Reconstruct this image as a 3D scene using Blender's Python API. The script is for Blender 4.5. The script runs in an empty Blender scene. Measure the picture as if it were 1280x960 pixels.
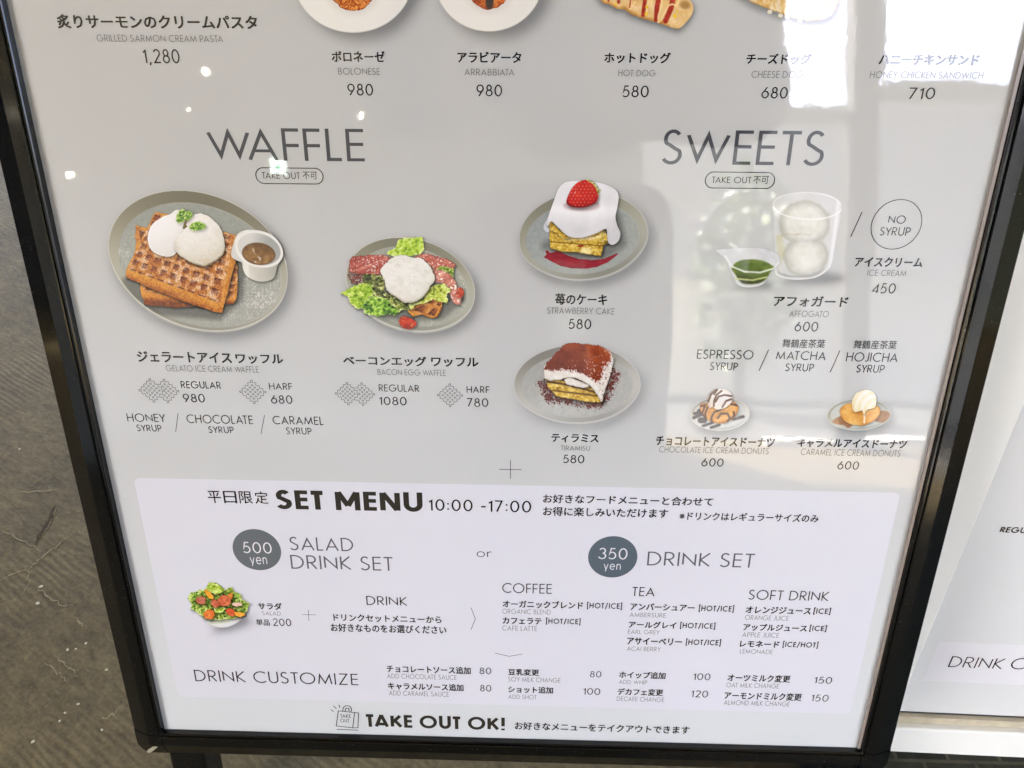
import bpy, math, random
import numpy as np
from mathutils import Matrix, Vector

SC = bpy.context.scene
COL = SC.collection
random.seed(7)

# ------------------------------------------------------------------ camera
LEAN = math.radians(18.0)            # the board leans back by this much
H0 = 0.18                            # lower edge of the printed sheet above the floor (m)
F_PX = 960.52                        # focal length, for a picture 1280 wide
TILT, PAN, ROLL = 0.3874, -0.0246, -0.0071
EYE = np.array([313.31, 534.08, 498.78])     # eye in sheet coordinates (mm)


def _rot(a, b, c):
    ca, sa, cb, sb, cc, s_ = math.cos(a), math.sin(a), math.cos(b), math.sin(b), math.cos(c), math.sin(c)
    rx = np.array([[1, 0, 0], [0, ca, -sa], [0, sa, ca]])
    ry = np.array([[cb, 0, sb], [0, 1, 0], [-sb, 0, cb]])
    rz = np.array([[cc, -s_, 0], [s_, cc, 0], [0, 0, 1]])
    return rz @ rx @ ry


RC = _rot(TILT, PAN, ROLL)           # sheet frame -> camera frame
ML = np.array([[1, 0, 0], [0, math.sin(LEAN), -math.cos(LEAN)], [0, math.cos(LEAN), math.sin(LEAN)]])
ORG = np.array([-0.3, 0.0, H0])      # lower corner of the sheet in the world
EYE_W = ORG + ML @ (EYE / 1000)

cam_d = bpy.data.cameras.new('camera')
cam = bpy.data.objects.new('camera', cam_d)
COL.objects.link(cam)
cam_d.sensor_width = 36.0
cam_d.lens = F_PX / 1280 * 36.0
cam_d.clip_start = 0.02
cam_d.clip_end = 500.0
_m = Matrix.Identity(4)
_ax = ML @ RC.T
for _i in range(3):
    for _j in range(3):
        _m[_i][_j] = _ax[_i, _j]
    _m[_i][3] = EYE_W[_i]
cam.matrix_world = _m
SC.camera = cam

# ------------------------------------------------------------------ sky and sun
SUN_EL, SUN_AZ = math.radians(52), math.radians(205)
world = bpy.data.worlds.new('World')
SC.world = world
world.use_nodes = True
wn, wl = world.node_tree.nodes, world.node_tree.links
sky = wn.new('ShaderNodeTexSky')
sky.sky_type = 'NISHITA'
sky.sun_disc = False
sky.sun_elevation = SUN_EL
sky.sun_rotation = SUN_AZ
sky.air_density = 0.55
sky.dust_density = 6.0
sky.ozone_density = 1.0
wn['Background'].inputs['Strength'].default_value = 0.145
wl.new(sky.outputs[0], wn['Background'].inputs['Color'])

sun_d = bpy.data.lights.new('sun', 'SUN')
sun_d.energy = 3.4
sun_d.angle = math.radians(0.6)
sun_d.color = (1.0, 0.95, 0.87)
sun = bpy.data.objects.new('sun', sun_d)
COL.objects.link(sun)
_sd = Vector((math.sin(SUN_AZ) * math.cos(SUN_EL), math.cos(SUN_AZ) * math.cos(SUN_EL), math.sin(SUN_EL)))
sun.rotation_euler = (-_sd).to_track_quat('-Z', 'Y').to_euler()
sun.location = (0, -6, 8)

SC.view_settings.view_transform = 'Standard'
SC.view_settings.look = 'None'
SC.view_settings.exposure = 4.3
SC.view_settings.gamma = 1.0
SC.cycles.max_bounces = 8
SC.cycles.diffuse_bounces = 4

# ------------------------------------------------------------------ helpers
def lin(c):
    c = np.asarray(c, float) / 255.0
    return np.where(c <= 0.04045, c / 12.92, ((c + 0.055) / 1.055) ** 2.4)


def rgba(c):
    r = lin(c)
    return (float(r[0]), float(r[1]), float(r[2]), 1.0)


def tag(o, label=None, cat=None, group=None, kind=None):
    for k, v in (('label', label), ('category', cat), ('group', group), ('kind', kind)):
        if v:
            o[k] = v
    return o


def empty(name, mat=None, parent=None):
    o = bpy.data.objects.new(name, None)
    o.empty_display_size = 0.05
    COL.objects.link(o)
    if parent:
        o.parent = parent
    if mat is not None:
        o.matrix_local = mat
    return o


def link_mesh(name, verts, faces, mat, parent=None, smooth=False):
    me = bpy.data.meshes.new(name)
    me.from_pydata([tuple(v) for v in verts], [], [tuple(f) for f in faces])
    me.update()
    if mat:
        me.materials.append(mat)
    if smooth:
        me.polygons.foreach_set('use_smooth', [True] * len(me.polygons))
    o = bpy.data.objects.new(name, me)
    COL.objects.link(o)
    if parent:
        o.parent = parent
    return o


class MB:
    """collects boxes, tubes and prisms, then links them as one mesh"""

    def __init__(s):
        s.v, s.f = [], []

    def add(s, v, f):
        n = len(s.v)
        s.v += [tuple(x) for x in v]
        s.f += [tuple(i + n for i in q) for q in f]

    def box(s, x0, x1, y0, y1, z0, z1):
        v = [(x, y, z) for z in (z0, z1) for y in (y0, y1) for x in (x0, x1)]
        s.add(v, [(0, 2, 3, 1), (4, 5, 7, 6), (0, 1, 5, 4), (2, 6, 7, 3), (0, 4, 6, 2), (1, 3, 7, 5)])

    def tube(s, pts, rad, n=10):
        pts = [Vector(p) for p in pts]
        rad = rad if isinstance(rad, (list, tuple)) else [rad] * len(pts)
        rings = []
        for i, p in enumerate(pts):
            d = (pts[min(i + 1, len(pts) - 1)] - pts[max(i - 1, 0)]).normalized()
            a = d.orthogonal().normalized()
            b = d.cross(a)
            rings.append([p + (a * math.cos(t) + b * math.sin(t)) * rad[i] for t in [2 * math.pi * k / n for k in range(n)]])
        v = [q for r in rings for q in r]
        f = []
        for i in range(len(pts) - 1):
            for k in range(n):
                f.append((i * n + k, i * n + (k + 1) % n, (i + 1) * n + (k + 1) % n, (i + 1) * n + k))
        f.append(tuple(range(n))[::-1])
        f.append(tuple((len(pts) - 1) * n + k for k in range(n)))
        s.add(v, f)

    def build(s, name, mat, parent=None, smooth=False, bevel=0):
        o = link_mesh(name, s.v, s.f, mat, parent, smooth)
        if bevel:
            m = o.modifiers.new('edge', 'BEVEL')
            m.width = bevel
            m.segments = 2
        return o


def new_mat(name):
    m = bpy.data.materials.new(name)
    m.use_nodes = True
    nt = m.node_tree
    return m, nt.nodes, nt.links, nt.nodes['Principled BSDF']


def sheen(nodes, links, bsdf):
    """the clear laminate over the print: a coat whose surface ripples a little"""
    bsdf.inputs['Roughness'].default_value = 0.6
    bsdf.inputs['Specular IOR Level'].default_value = 0.15
    bsdf.inputs['Coat Weight'].default_value = 1.0
    bsdf.inputs['Coat IOR'].default_value = 1.66
    bsdf.inputs['Coat Roughness'].default_value = 0.028
    geo = nodes.new('ShaderNodeNewGeometry')
    n1 = nodes.new('ShaderNodeTexNoise')
    n1.inputs['Scale'].default_value = 9.0
    n1.inputs['Detail'].default_value = 2.0
    n2 = nodes.new('ShaderNodeTexNoise')
    n2.inputs['Scale'].default_value = 210.0
    n2.inputs['Detail'].default_value = 1.0
    links.new(geo.outputs['Position'], n1.inputs['Vector'])
    links.new(geo.outputs['Position'], n2.inputs['Vector'])
    b1 = nodes.new('ShaderNodeBump')
    b1.inputs['Strength'].default_value = 1.0
    b1.inputs['Distance'].default_value = 0.00028
    b2 = nodes.new('ShaderNodeBump')
    b2.inputs['Strength'].default_value = 1.0
    b2.inputs['Distance'].default_value = 0.000011
    links.new(n1.outputs[0], b1.inputs['Height'])
    links.new(n2.outputs[0], b2.inputs['Height'])
    links.new(b1.outputs[0], b2.inputs['Normal'])
    links.new(b2.outputs[0], bsdf.inputs['Coat Normal'])


INK = {}


def ink(name, colour):
    if name not in INK:
        m, n, l, b = new_mat(name)
        b.inputs['Base Color'].default_value = rgba(colour)
        sheen(n, l, b)
        INK[name] = m
    return INK[name]


def picture_mat():
    if 'picture' not in INK:
        m, n, l, b = new_mat('printed picture')
        a = n.new('ShaderNodeAttribute')
        a.attribute_name = 'Col'
        l.new(a.outputs['Color'], b.inputs['Base Color'])
        sheen(n, l, b)
        INK['picture'] = m
    return INK['picture']


def soft_ink_mat():
    if 'soft' not in INK:
        m, n, l, b = new_mat('printed soft tone')
        a = n.new('ShaderNodeAttribute')
        a.attribute_name = 'Col'
        l.new(a.outputs['Color'], b.inputs['Base Color'])
        sheen(n, l, b)
        t = n.new('ShaderNodeBsdfTransparent')
        mx = n.new('ShaderNodeMixShader')
        l.new(a.outputs['Alpha'], mx.inputs[0])
        l.new(t.outputs[0], mx.inputs[1])
        l.new(b.outputs[0], mx.inputs[2])
        l.new(mx.outputs[0], n['Material Output'].inputs['Surface'])
        INK['soft'] = m
    return INK['soft']


# sheet plane: measured photograph positions -> millimetres on the sheet
def to_sheet(x, y):
    x = np.asarray(x, float)
    y = np.asarray(y, float)
    d = np.stack([(x - 640) / F_PX, -(y - 480) / F_PX, -np.ones_like(x)], -1) @ RC
    t = -EYE[2] / d[..., 2]
    return EYE[0] + d[..., 0] * t, EYE[1] + d[..., 1] * t


def to_photo(X, Y):
    P = np.stack([np.asarray(X, float) - EYE[0], np.asarray(Y, float) - EYE[1], np.zeros_like(np.asarray(X, float)) - EYE[2]], -1) @ RC.T
    return 640 + F_PX * P[..., 0] / -P[..., 2], 480 - F_PX * P[..., 1] / -P[..., 2]


def world_ray(x, y):
    d = np.array([(x - 640) / F_PX, -(y - 480) / F_PX, -1.0]) @ RC
    d = ML @ d
    return d / np.linalg.norm(d)


def on_floor(x, y, z=0.0):
    d = world_ray(x, y)
    return EYE_W + d * ((z - EYE_W[2]) / d[2])


def plane_matrix(org, lean, yaw=0.0):
    return Matrix.Translation(Vector(org)) @ Matrix.Rotation(yaw, 4, 'Z') @ Matrix.Rotation(math.pi / 2 - lean, 4, 'X')


# ================================================================== STRUCTURE
def concrete_mat():
    m, n, l, b = new_mat('brushed concrete')
    geo = n.new('ShaderNodeNewGeometry')
    mp = n.new('ShaderNodeMapping')
    mr = n.new('ShaderNodeMapping')
    mr.inputs['Rotation'].default_value = (0, 0, math.radians(32))
    l.new(geo.outputs['Position'], mr.inputs['Vector'])
    mp.inputs['Scale'].default_value = (1.6, 4.2, 1.0)
    l.new(mr.outputs[0], mp.inputs['Vector'])
    def noise(scale, detail, vec, rough=0.55, dist=0.0):
        t = n.new('ShaderNodeTexNoise')
        t.inputs['Scale'].default_value = scale
        t.inputs['Detail'].default_value = detail
        t.inputs['Roughness'].default_value = rough
        t.inputs['Distortion'].default_value = dist
        l.new(vec, t.inputs['Vector'])
        return t.outputs[0]
    grain = noise(24.0, 8.0, mp.outputs[0], 0.72, 0.8)
    cloud = noise(2.3, 4.0, geo.outputs['Position'], 0.6)
    fine = noise(190.0, 2.0, geo.outputs['Position'])
    wv = n.new('ShaderNodeTexWave')
    wv.wave_type = 'BANDS'
    wv.bands_direction = 'Y'
    wv.inputs['Scale'].default_value = 9.0
    wv.inputs['Distortion'].default_value = 6.5
    wv.inputs['Detail'].default_value = 3.0
    wv.inputs['Detail Scale'].default_value = 0.8
    l.new(mp.outputs[0], wv.inputs['Vector'])
    r = n.new('ShaderNodeValToRGB')
    e = r.color_ramp.elements
    e[0].position, e[0].color = 0.36, (0.042, 0.030, 0.011, 1)
    e[1].position, e[1].color = 0.64, (0.17, 0.128, 0.052, 1)
    x = e.new(0.5)
    x.color = (0.094, 0.069, 0.028, 1)
    def mixf(a, bb, f):
        k = n.new('ShaderNodeMix')
        k.data_type = 'FLOAT'
        k.inputs[0].default_value = f
        l.new(a, k.inputs[2])
        l.new(bb, k.inputs[3])
        return k.outputs[0]
    mk = n.new('ShaderNodeMapRange')
    mk.inputs[1].default_value = 0.48
    mk.inputs[2].default_value = 0.66
    mk.inputs[4].default_value = 0.24
    l.new(noise(5.0, 3.0, geo.outputs['Position']), mk.inputs[0])
    kk = n.new('ShaderNodeMix')
    kk.data_type = 'FLOAT'
    l.new(mk.outputs[0], kk.inputs[0])
    l.new(grain, kk.inputs[2])
    l.new(wv.outputs[1], kk.inputs[3])
    ridged = kk.outputs[0]
    h = mixf(ridged,  mixf(cloud, noise(11.0, 6.0, geo.outputs['Position'], 0.7), 0.55), 0.52)
    h2 = mixf(h, fine, 0.16)
    l.new(h2, r.inputs[0])
    # pale trowel veins
    vo = n.new('ShaderNodeTexNoise')
    vo.noise_type = 'RIDGED_MULTIFRACTAL'
    vo.inputs['Scale'].default_value = 3.4
    vo.inputs['Detail'].default_value = 3.0
    l.new(mp.outputs[0], vo.inputs['Vector'])
    vr = n.new('ShaderNodeMapRange')
    vr.inputs[1].default_value = 1.35
    vr.inputs[2].default_value = 2.1
    vr.inputs[4].default_value = 0.5
    l.new(vo.outputs[0], vr.inputs[0])
    mx = n.new('ShaderNodeMix')
    mx.data_type = 'RGBA'
    mx.inputs[7].default_value = (0.36, 0.31, 0.21, 1)
    l.new(vr.outputs[0], mx.inputs[0])
    l.new(r.outputs[0], mx.inputs[6])
    l.new(mx.outputs[2], b.inputs['Base Color'])
    b.inputs['Roughness'].default_value = 0.7
    b.inputs['Specular IOR Level'].default_value = 0.12
    bp = n.new('ShaderNodeBump')
    bp.inputs['Strength'].default_value = 0.8
    bp.inputs['Distance'].default_value = 0.004
    l.new(h2, bp.inputs['Height'])
    l.new(bp.outputs[0], b.inputs['Normal'])
    return m


def plain_mat(name, col, rough=0.6, bump=0.0, scale=60.0, vary=0.0, coat=0.0):
    m, n, l, b = new_mat(name)
    b.inputs['Base Color'].default_value = (*col, 1)
    b.inputs['Roughness'].default_value = rough
    b.inputs['Coat Weight'].default_value = coat
    b.inputs['Coat Roughness'].default_value = 0.04
    if bump or vary:
        geo = n.new('ShaderNodeNewGeometry')
        t = n.new('ShaderNodeTexNoise')
        t.inputs['Scale'].default_value = scale
        t.inputs['Detail'].default_value = 4.0
        l.new(geo.outputs['Position'], t.inputs['Vector'])
        if vary:
            r = n.new('ShaderNodeValToRGB')
            r.color_ramp.elements[0].position = 0.3
            r.color_ramp.elements[1].position = 0.7
            r.color_ramp.elements[0].color = (*[c * (1 - vary) for c in col], 1)
            r.color_ramp.elements[1].color = (*[min(1, c * (1 + vary)) for c in col], 1)
            l.new(t.outputs[0], r.inputs[0])
            l.new(r.outputs[0], b.inputs['Base Color'])
        if bump:
            bp = n.new('ShaderNodeBump')
            bp.inputs['Strength'].default_value = bump
            bp.inputs['Distance'].default_value = 0.002
            l.new(t.outputs[0], bp.inputs['Height'])
            l.new(bp.outputs[0], b.inputs['Normal'])
    return m


def paving_mat():
    m, n, l, b = new_mat('dark paving')
    geo = n.new('ShaderNodeNewGeometry')
    br = n.new('ShaderNodeTexBrick')
    br.inputs['Scale'].default_value = 1.0
    br.inputs['Brick Width'].default_value = 0.055
    br.inputs['Row Height'].default_value = 0.035
    br.inputs['Mortar Size'].default_value = 0.0022
    br.inputs['Mortar Smooth'].default_value = 0.4
    br.inputs['Color1'].default_value = (0.018, 0.020, 0.015, 1)
    br.inputs['Color2'].default_value = (0.032, 0.034, 0.025, 1)
    br.inputs['Mortar'].default_value = (0.060, 0.058, 0.040, 1)
    t = n.new('ShaderNodeTexNoise')
    t.inputs['Scale'].default_value = 60
    t.inputs['Detail'].default_value = 5
    l.new(geo.outputs['Position'], t.inputs['Vector'])
    l.new(geo.outputs['Position'], br.inputs['Vector'])
    mx = n.new('ShaderNodeMix')
    mx.data_type = 'RGBA'
    mx.blend_type = 'OVERLAY'
    mx.inputs[0].default_value = 0.7
    l.new(br.outputs[0], mx.inputs[6])
    l.new(t.outputs[0], mx.inputs[7])
    l.new(mx.outputs[2], b.inputs['Base Color'])
    b.inputs['Roughness'].default_value = 0.7
    b.inputs['Specular IOR Level'].default_value = 0.15
    bp = n.new('ShaderNodeBump')
    bp.inputs['Distance'].default_value = 0.003
    l.new(t.outputs[0], bp.inputs['Height'])
    l.new(bp.outputs[0], b.inputs['Normal'])
    return m


M_CONC = concrete_mat()
g = 60.0
fl = link_mesh('floor', [(-g, -g, 0), (g, -g, 0), (g, g, 0), (-g, g, 0)], [(0, 1, 2, 3)], M_CONC)
tag(fl, kind='structure')
# marks in the concrete: a short gouge, pale veins and a few chips
M_GOUGE = plain_mat('gouge', (0.055, 0.042, 0.022), 0.9, 0.4, 300, 0.3)
M_VEIN = plain_mat('pale vein', (0.21, 0.17, 0.085), 0.9, 0.4, 300, 0.35)
M_CHIP = plain_mat('chip', (0.38, 0.34, 0.21), 0.8)


for m_ in (M_GOUGE, M_VEIN, M_CHIP):
    m_.node_tree.nodes['Principled BSDF'].inputs['Specular IOR Level'].default_value = 0.05


def floor_mark(name, pts, wid, mat, seed):
    rnd = random.Random(seed)
    P = []
    for (x0, y0), (x1, y1) in zip(pts[:-1], pts[1:]):
        a, c = on_floor(x0, y0), on_floor(x1, y1)
        for k in range(6):
            P.append(a + (c - a) * k / 6 + np.array([rnd.gauss(0, .0012), rnd.gauss(0, .0012), 0]))
    P.append(on_floor(*pts[-1]))
    v, f = [], []
    for i, q in enumerate(P):
        d = P[min(i + 1, len(P) - 1)] - P[max(i - 1, 0)]
        d = d / np.linalg.norm(d)
        t = i / (len(P) - 1)
        w = wid * (.35 + .65 * rnd.random()) * (math.sin(math.pi * min(max(t, .04), .96)) ** .5)
        v += [(q[0] - d[1] * w, q[1] + d[0] * w, .0012), (q[0] + d[1] * w, q[1] - d[0] * w, .0012)]
        if i:
            f.append((2 * i - 2, 2 * i - 1, 2 * i + 1, 2 * i))
    return link_mesh(name, v, f, mat, fl)


floor_mark('gouge', [(68, 633), (62, 652), (50, 668), (45, 680)], .0035, M_GOUGE, 1)
floor_mark('gouge', [(70.5, 634), (64, 654), (53, 670)], .0013, M_VEIN, 2)
for k, (q, w) in enumerate((([(95, 664), (72, 683), (50, 698), (38, 712), (18, 717), (0, 726)], .0014), ([(16, 616), (45, 615), (74, 612)], .0011), ([(36, 712), (36, 726), (30, 742)], .0009), ([(48, 735), (62, 748), (80, 758), (92, 757)], .0010),
                            ([(96, 770), (99, 779), (108, 785)], .0012), ([(150, 884), (138, 895), (126, 900)], .0010), ([(56, 830), (70, 838), (85, 853)], .0010), ([(70, 820), (84, 833), (98, 846)], .0010), ([(0, 663), (22, 672), (52, 690)], .0010))):
    floor_mark('pale_vein', q, w, M_VEIN, 10 + k)
for k, (px_, py_, r_) in enumerate(((52, 734, .0032), (48, 755, .0032), (85, 813, .0020), (95, 812, .0018), (134, 838, .0020), (98, 881, .0022), (82, 892, .0018), (42, 928, .0024), (128, 913, .0018), (25, 562, .002), (108, 805, .002), (75, 902, .0016))):
    c_ = on_floor(px_, py_)
    rnd = random.Random(90 + k)
    link_mesh('chip', [(c_[0] + r_ * (.6 + .6 * rnd.random()) * math.cos(t), c_[1] + r_ * (.5 + .6 * rnd.random()) * math.sin(t), .0016) for t in [math.pi * j / 3 for j in range(6)]], [(0, 1, 2, 3, 4, 5)], M_CHIP, fl)
pv = link_mesh('paving', [(0.30, -0.35, .004), (2.4, -0.35, .004), (2.4, 1.2, .004), (0.30, 1.2, .004)], [(0, 1, 2, 3)], paving_mat())
tag(pv, kind='structure')

# ------------------------------------------------------------------ the second, white board standing behind
P2 = on_floor(1200, 931)
LEAN2, YAW2 = math.radians(9.2), math.radians(-1.2)
MX2 = plane_matrix(P2, LEAN2, YAW2)
_MI2 = np.array(MX2.inverted())


def to_second(x, y):
    o = _MI2 @ np.array([*EYE_W, 1.0])
    d = _MI2[:3, :3] @ world_ray(x, y)
    t = -o[2] / d[2]
    p = o[:3] + d * t
    return p[0], p[1]


M_WHITE = plain_mat('white frame paint', (0.88, 0.89, 0.82), 0.35, 0.08, 120)
M_CREAM = plain_mat('cream ledge', (0.50, 0.45, 0.32), 0.5, 0.2, 90, 0.12)
M_DARKGAP = plain_mat('dark gasket', (0.03, 0.03, 0.03), 0.5)
x2, _ = to_second(1240, 575)
_, yb2 = to_second(1240, 893.2)
_, yc2 = to_second(1240, 902.5)
stand2 = empty('white_menu_stand', MX2)
tag(stand2, 'white framed menu board standing on dark paving behind the black one', 'menu stand')
b = MB(); b.box(x2 - .05, x2 - .0005, 0.0, .9, -.02, .012); b.build('side_rail', M_WHITE, stand2, bevel=.002)
b = MB(); b.box(x2 + .6005, x2 + .65, 0.0, .9, -.02, .012); b.build('side_rail', M_WHITE, stand2, bevel=.002)
b = MB(); b.box(x2, x2 + .6, 0.0, yc2, -.02, .013); b.build('bottom_rail', M_WHITE, stand2, bevel=.002)
b = MB(); b.box(x2, x2 + .6, yc2 + .0005, yb2 - .002, -.02, .006); b.build('ledge', M_CREAM, stand2)
b = MB(); b.box(x2, x2 + .6, yb2 - .0016, yb2 - .0001, -.019, .0012); b.build('gasket', M_DARKGAP, stand2)
b = MB(); b.box(x2 - .01, x2 + .61, .01, .9, -.028, -.0205); b.build('back_board', M_WHITE, stand2)
# ================================================================== BLACK FRAME
def gloss_black():
    m, n, l, b = new_mat('gloss black frame')
    b.inputs['Base Color'].default_value = (0.0030, 0.0038, 0.0038, 1)
    b.inputs['Roughness'].default_value = 0.14
    geo = n.new('ShaderNodeNewGeometry')
    t = n.new('ShaderNodeTexNoise')
    t.inputs['Scale'].default_value = 40
    t.inputs['Detail'].default_value = 4
    l.new(geo.outputs['Position'], t.inputs['Vector'])
    r = n.new('ShaderNodeMapRange')
    r.inputs[3].default_value = 0.05
    r.inputs[4].default_value = 0.13
    l.new(t.outputs[0], r.inputs[0])
    l.new(r.outputs[0], b.inputs['Roughness'])
    dn = n.new('ShaderNodeTexNoise')
    dn.inputs['Scale'].default_value = 900
    dn.inputs['Detail'].default_value = 1
    l.new(geo.outputs['Position'], dn.inputs['Vector'])
    dm = n.new('ShaderNodeMapRange')
    dm.inputs[1].default_value = 0.70
    dm.inputs[2].default_value = 0.82
    l.new(dn.outputs[0], dm.inputs[0])
    dx = n.new('ShaderNodeMix')
    dx.data_type = 'RGBA'
    dx.inputs[6].default_value = (0.0030, 0.0038, 0.0038, 1)
    dx.inputs[7].default_value = (0.10, 0.095, 0.08, 1)
    l.new(dm.outputs[0], dx.inputs[0])
    l.new(dx.outputs[2], b.inputs['Base Color'])
    b.inputs['Specular IOR Level'].default_value = 0.5
    return m


M_BLACK = gloss_black()
MX1 = plane_matrix(ORG, LEAN)
SW, SH = 600.0, 841.0
stand = empty('black_menu_stand', MX1)
tag(stand, 'gloss black framed menu stand holding the large food menu sheet', 'menu stand')
# (outward distance, height above the sheet) in mm
PROF = [(-.3, .3), (-.3, .8), (.3, 4.6), (.9, 5.2), (2.0, 5.4), (2.2, 4.8), (2.6, 4.8), (2.8, 5.9), (3.4, 6.6), (11.2, 7.4), (12.2, 7.0), (25.6, 1.6), (26.3, .8), (26.3, -16), (2, -16), (2, -3)]


def rail(name, fn, a, bb):
    v, f = [], []
    n = len(PROF)
    for t in (a, bb):
        v += [tuple(c / 1000 for c in fn(u, t)) + (z / 1000,) for u, z in PROF]
    for k in range(n):
        f.append((k, (k + 1) % n, n + (k + 1) % n, n + k))
    f.append(tuple(range(n))[::-1])
    f.append(tuple(range(n, 2 * n)))
    o = link_mesh(name, v, f, M_BLACK, stand)
    import bmesh
    bm = bmesh.new(); bm.from_mesh(o.data)
    bmesh.ops.recalc_face_normals(bm, faces=bm.faces)
    bm.to_mesh(o.data); bm.free()
    return o


rail('side_rail', lambda u, t: (-u, t), .4, SH - .4)
rail('side_rail', lambda u, t: (SW + u, t), .4, SH - .4)
rail('bottom_rail', lambda u, t: (t, -u), .4, SW - .4)
rail('top_rail', lambda u, t: (t, SH + u), .4, SW - .4)


def corner(sx, sy, cx, cy):
    v, f = [], []
    n = len(PROF)
    steps = 9
    rows = steps + 3
    for u, z in PROF:
        r = 1.0 + 13.0 * max(0, u / 26.3) ** 2 if u > 0 else .3
        z = z + (.35 if z > 0 else 0)
        U = u + .25
        r = min(r, max(U, .3))
        path = [(-U, 0.0)] + [(-U + r - r * math.cos(t), -U + r - r * math.sin(t)) for t in [math.pi / 2 * k / steps for k in range(steps + 1)]] + [(0.0, -U)]
        v += [((cx + sx * px) / 1000, (cy + sy * py) / 1000, z / 1000) for px, py in path]
    for i in range(n):
        j = (i + 1) % n
        for k in range(rows - 1):
            f.append((i * rows + k, i * rows + k + 1, j * rows + k + 1, j * rows + k))
    f.append(tuple(i * rows for i in range(n)))
    f.append(tuple(i * rows + rows - 1 for i in range(n)))
    o = link_mesh('corner_cap', v, f, M_BLACK, stand)
    import bmesh
    bm = bmesh.new(); bm.from_mesh(o.data)
    bmesh.ops.remove_doubles(bm, verts=bm.verts, dist=1e-6)
    bmesh.ops.recalc_face_normals(bm, faces=bm.faces)
    bm.to_mesh(o.data); bm.free()
    return o


corner(1, 1, 0, 0)
corner(-1, 1, SW, 0)
corner(1, -1, 0, SH)
corner(-1, -1, SW, SH)
b = MB(); b.box(-.004, .604, -.004, .845, -.012, -.004); b.build('back_board', M_BLACK, stand)
for x0 in (-.012, .580):
    b = MB()
    zf = H0 / math.cos(LEAN)
    b.box(x0, x0 + .032, -zf + .004, .2, -.05, -.0165)
    b.build('leg', M_BLACK, stand, bevel=.003)
# rear legs that lean the other way, so the board stands by itself
inv = MX1.inverted()
for x0 in (-.29, .29):
    b = MB()
    top = inv @ Vector((x0, .30, .80)); foot = inv @ Vector((x0, .62, .012))
    b.tube([top, foot], .012, 8)
    b.build('rear_leg', M_BLACK, stand)
b = MB(); b.tube([inv @ Vector((-.29, .299, .80)), inv @ Vector((.29, .299, .80))], .010, 8); b.build('rear_bar', M_BLACK, stand)
b = MB()
b.tube([inv @ Vector((.29, .46, .40)), inv @ Vector((-.29, .46, .40))], .008, 8); b.build('rear_bar', M_BLACK, stand)
# pale scuff on the lower corner
M_SCUFF = plain_mat('scuffed plastic', (0.30, 0.29, 0.20), 0.7)
sx, sy = to_sheet([188, 190, 198, 206, 201, 195, 192], [932, 928.5, 924, 918.5, 926, 931, 933])
link_mesh('scuff', [(a / 1000, c / 1000, .0071) for a, c in zip(sx, sy)] , [(0, 1, 2, 3, 4, 5, 6)], M_SCUFF, stand)

M_EDGE_SHADE = plain_mat('beige edge shade', (0.30, 0.255, 0.215), 0.25)  # beige strip standing in for the soft shade along the cover's edge
b = MB(); b.box(.5975, .5996, .002, .838, .0012, .0030); b.build('cover_edge_shade', M_EDGE_SHADE, stand)
# ================================================================== PRINTED SHEET
poster = empty('menu_sheet', MX1)
tag(poster, 'large glossy food menu sheet with waffles and sweets inside the black frame', 'menu poster')

Z_PAPER, Z_PANEL, Z_SHADE, Z_TEXT = 0.0, 0.06, 0.12, 0.2      # mm above the sheet


def sheet_grid(name, xs, ys, colour, z, mat, parent, space='sheet'):
    X, Y = np.meshgrid(xs, ys)
    n, k = X.shape
    c = colour(X, Y)
    v = np.stack([X / 1000, Y / 1000, np.full_like(X, z / 1000)], -1).reshape(-1, 3)
    idx = np.arange(n * k).reshape(n, k)
    f = np.stack([idx[:-1, :-1], idx[:-1, 1:], idx[1:, 1:], idx[1:, :-1]], -1).reshape(-1, 4)
    return fast_mesh(name, v, f, c.reshape(-1, c.shape[-1]), mat, parent)


def fast_mesh(name, v, f, cols, mat, parent):
    me = bpy.data.meshes.new(name)
    f = np.asarray(f, np.int32)
    me.vertices.add(len(v))
    me.vertices.foreach_set('co', np.asarray(v, np.float32).ravel())
    me.loops.add(f.size)
    me.loops.foreach_set('vertex_index', f.ravel())
    me.polygons.add(len(f))
    me.polygons.foreach_set('loop_start', np.arange(0, f.size, f.shape[1], dtype=np.int32))
    me.update(calc_edges=True)
    if cols is not None:
        a = me.color_attributes.new('Col', 'FLOAT_COLOR', 'POINT')
        rgb = lin(np.clip(cols[:, :3], 0, 255))
        al = cols[:, 3:4] if cols.shape[1] > 3 else np.ones((len(cols), 1))
        a.data.foreach_set('color', np.concatenate([rgb, al], 1).astype(np.float32).ravel())
    me.materials.append(mat)
    o = bpy.data.objects.new(name, me)
    COL.objects.link(o)
    o.parent = parent
    return o


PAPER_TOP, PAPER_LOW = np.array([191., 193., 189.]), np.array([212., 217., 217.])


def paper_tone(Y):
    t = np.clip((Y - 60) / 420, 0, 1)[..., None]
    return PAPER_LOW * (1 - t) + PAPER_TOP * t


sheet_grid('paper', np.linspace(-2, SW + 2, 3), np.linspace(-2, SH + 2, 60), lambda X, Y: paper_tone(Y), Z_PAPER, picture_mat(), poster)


def flat_poly(name, pts, mat, z, parent=None):
    return link_mesh(name, [(x / 1000, y / 1000, z / 1000) for x, y in pts], [tuple(range(len(pts)))], mat, parent or poster)


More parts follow.
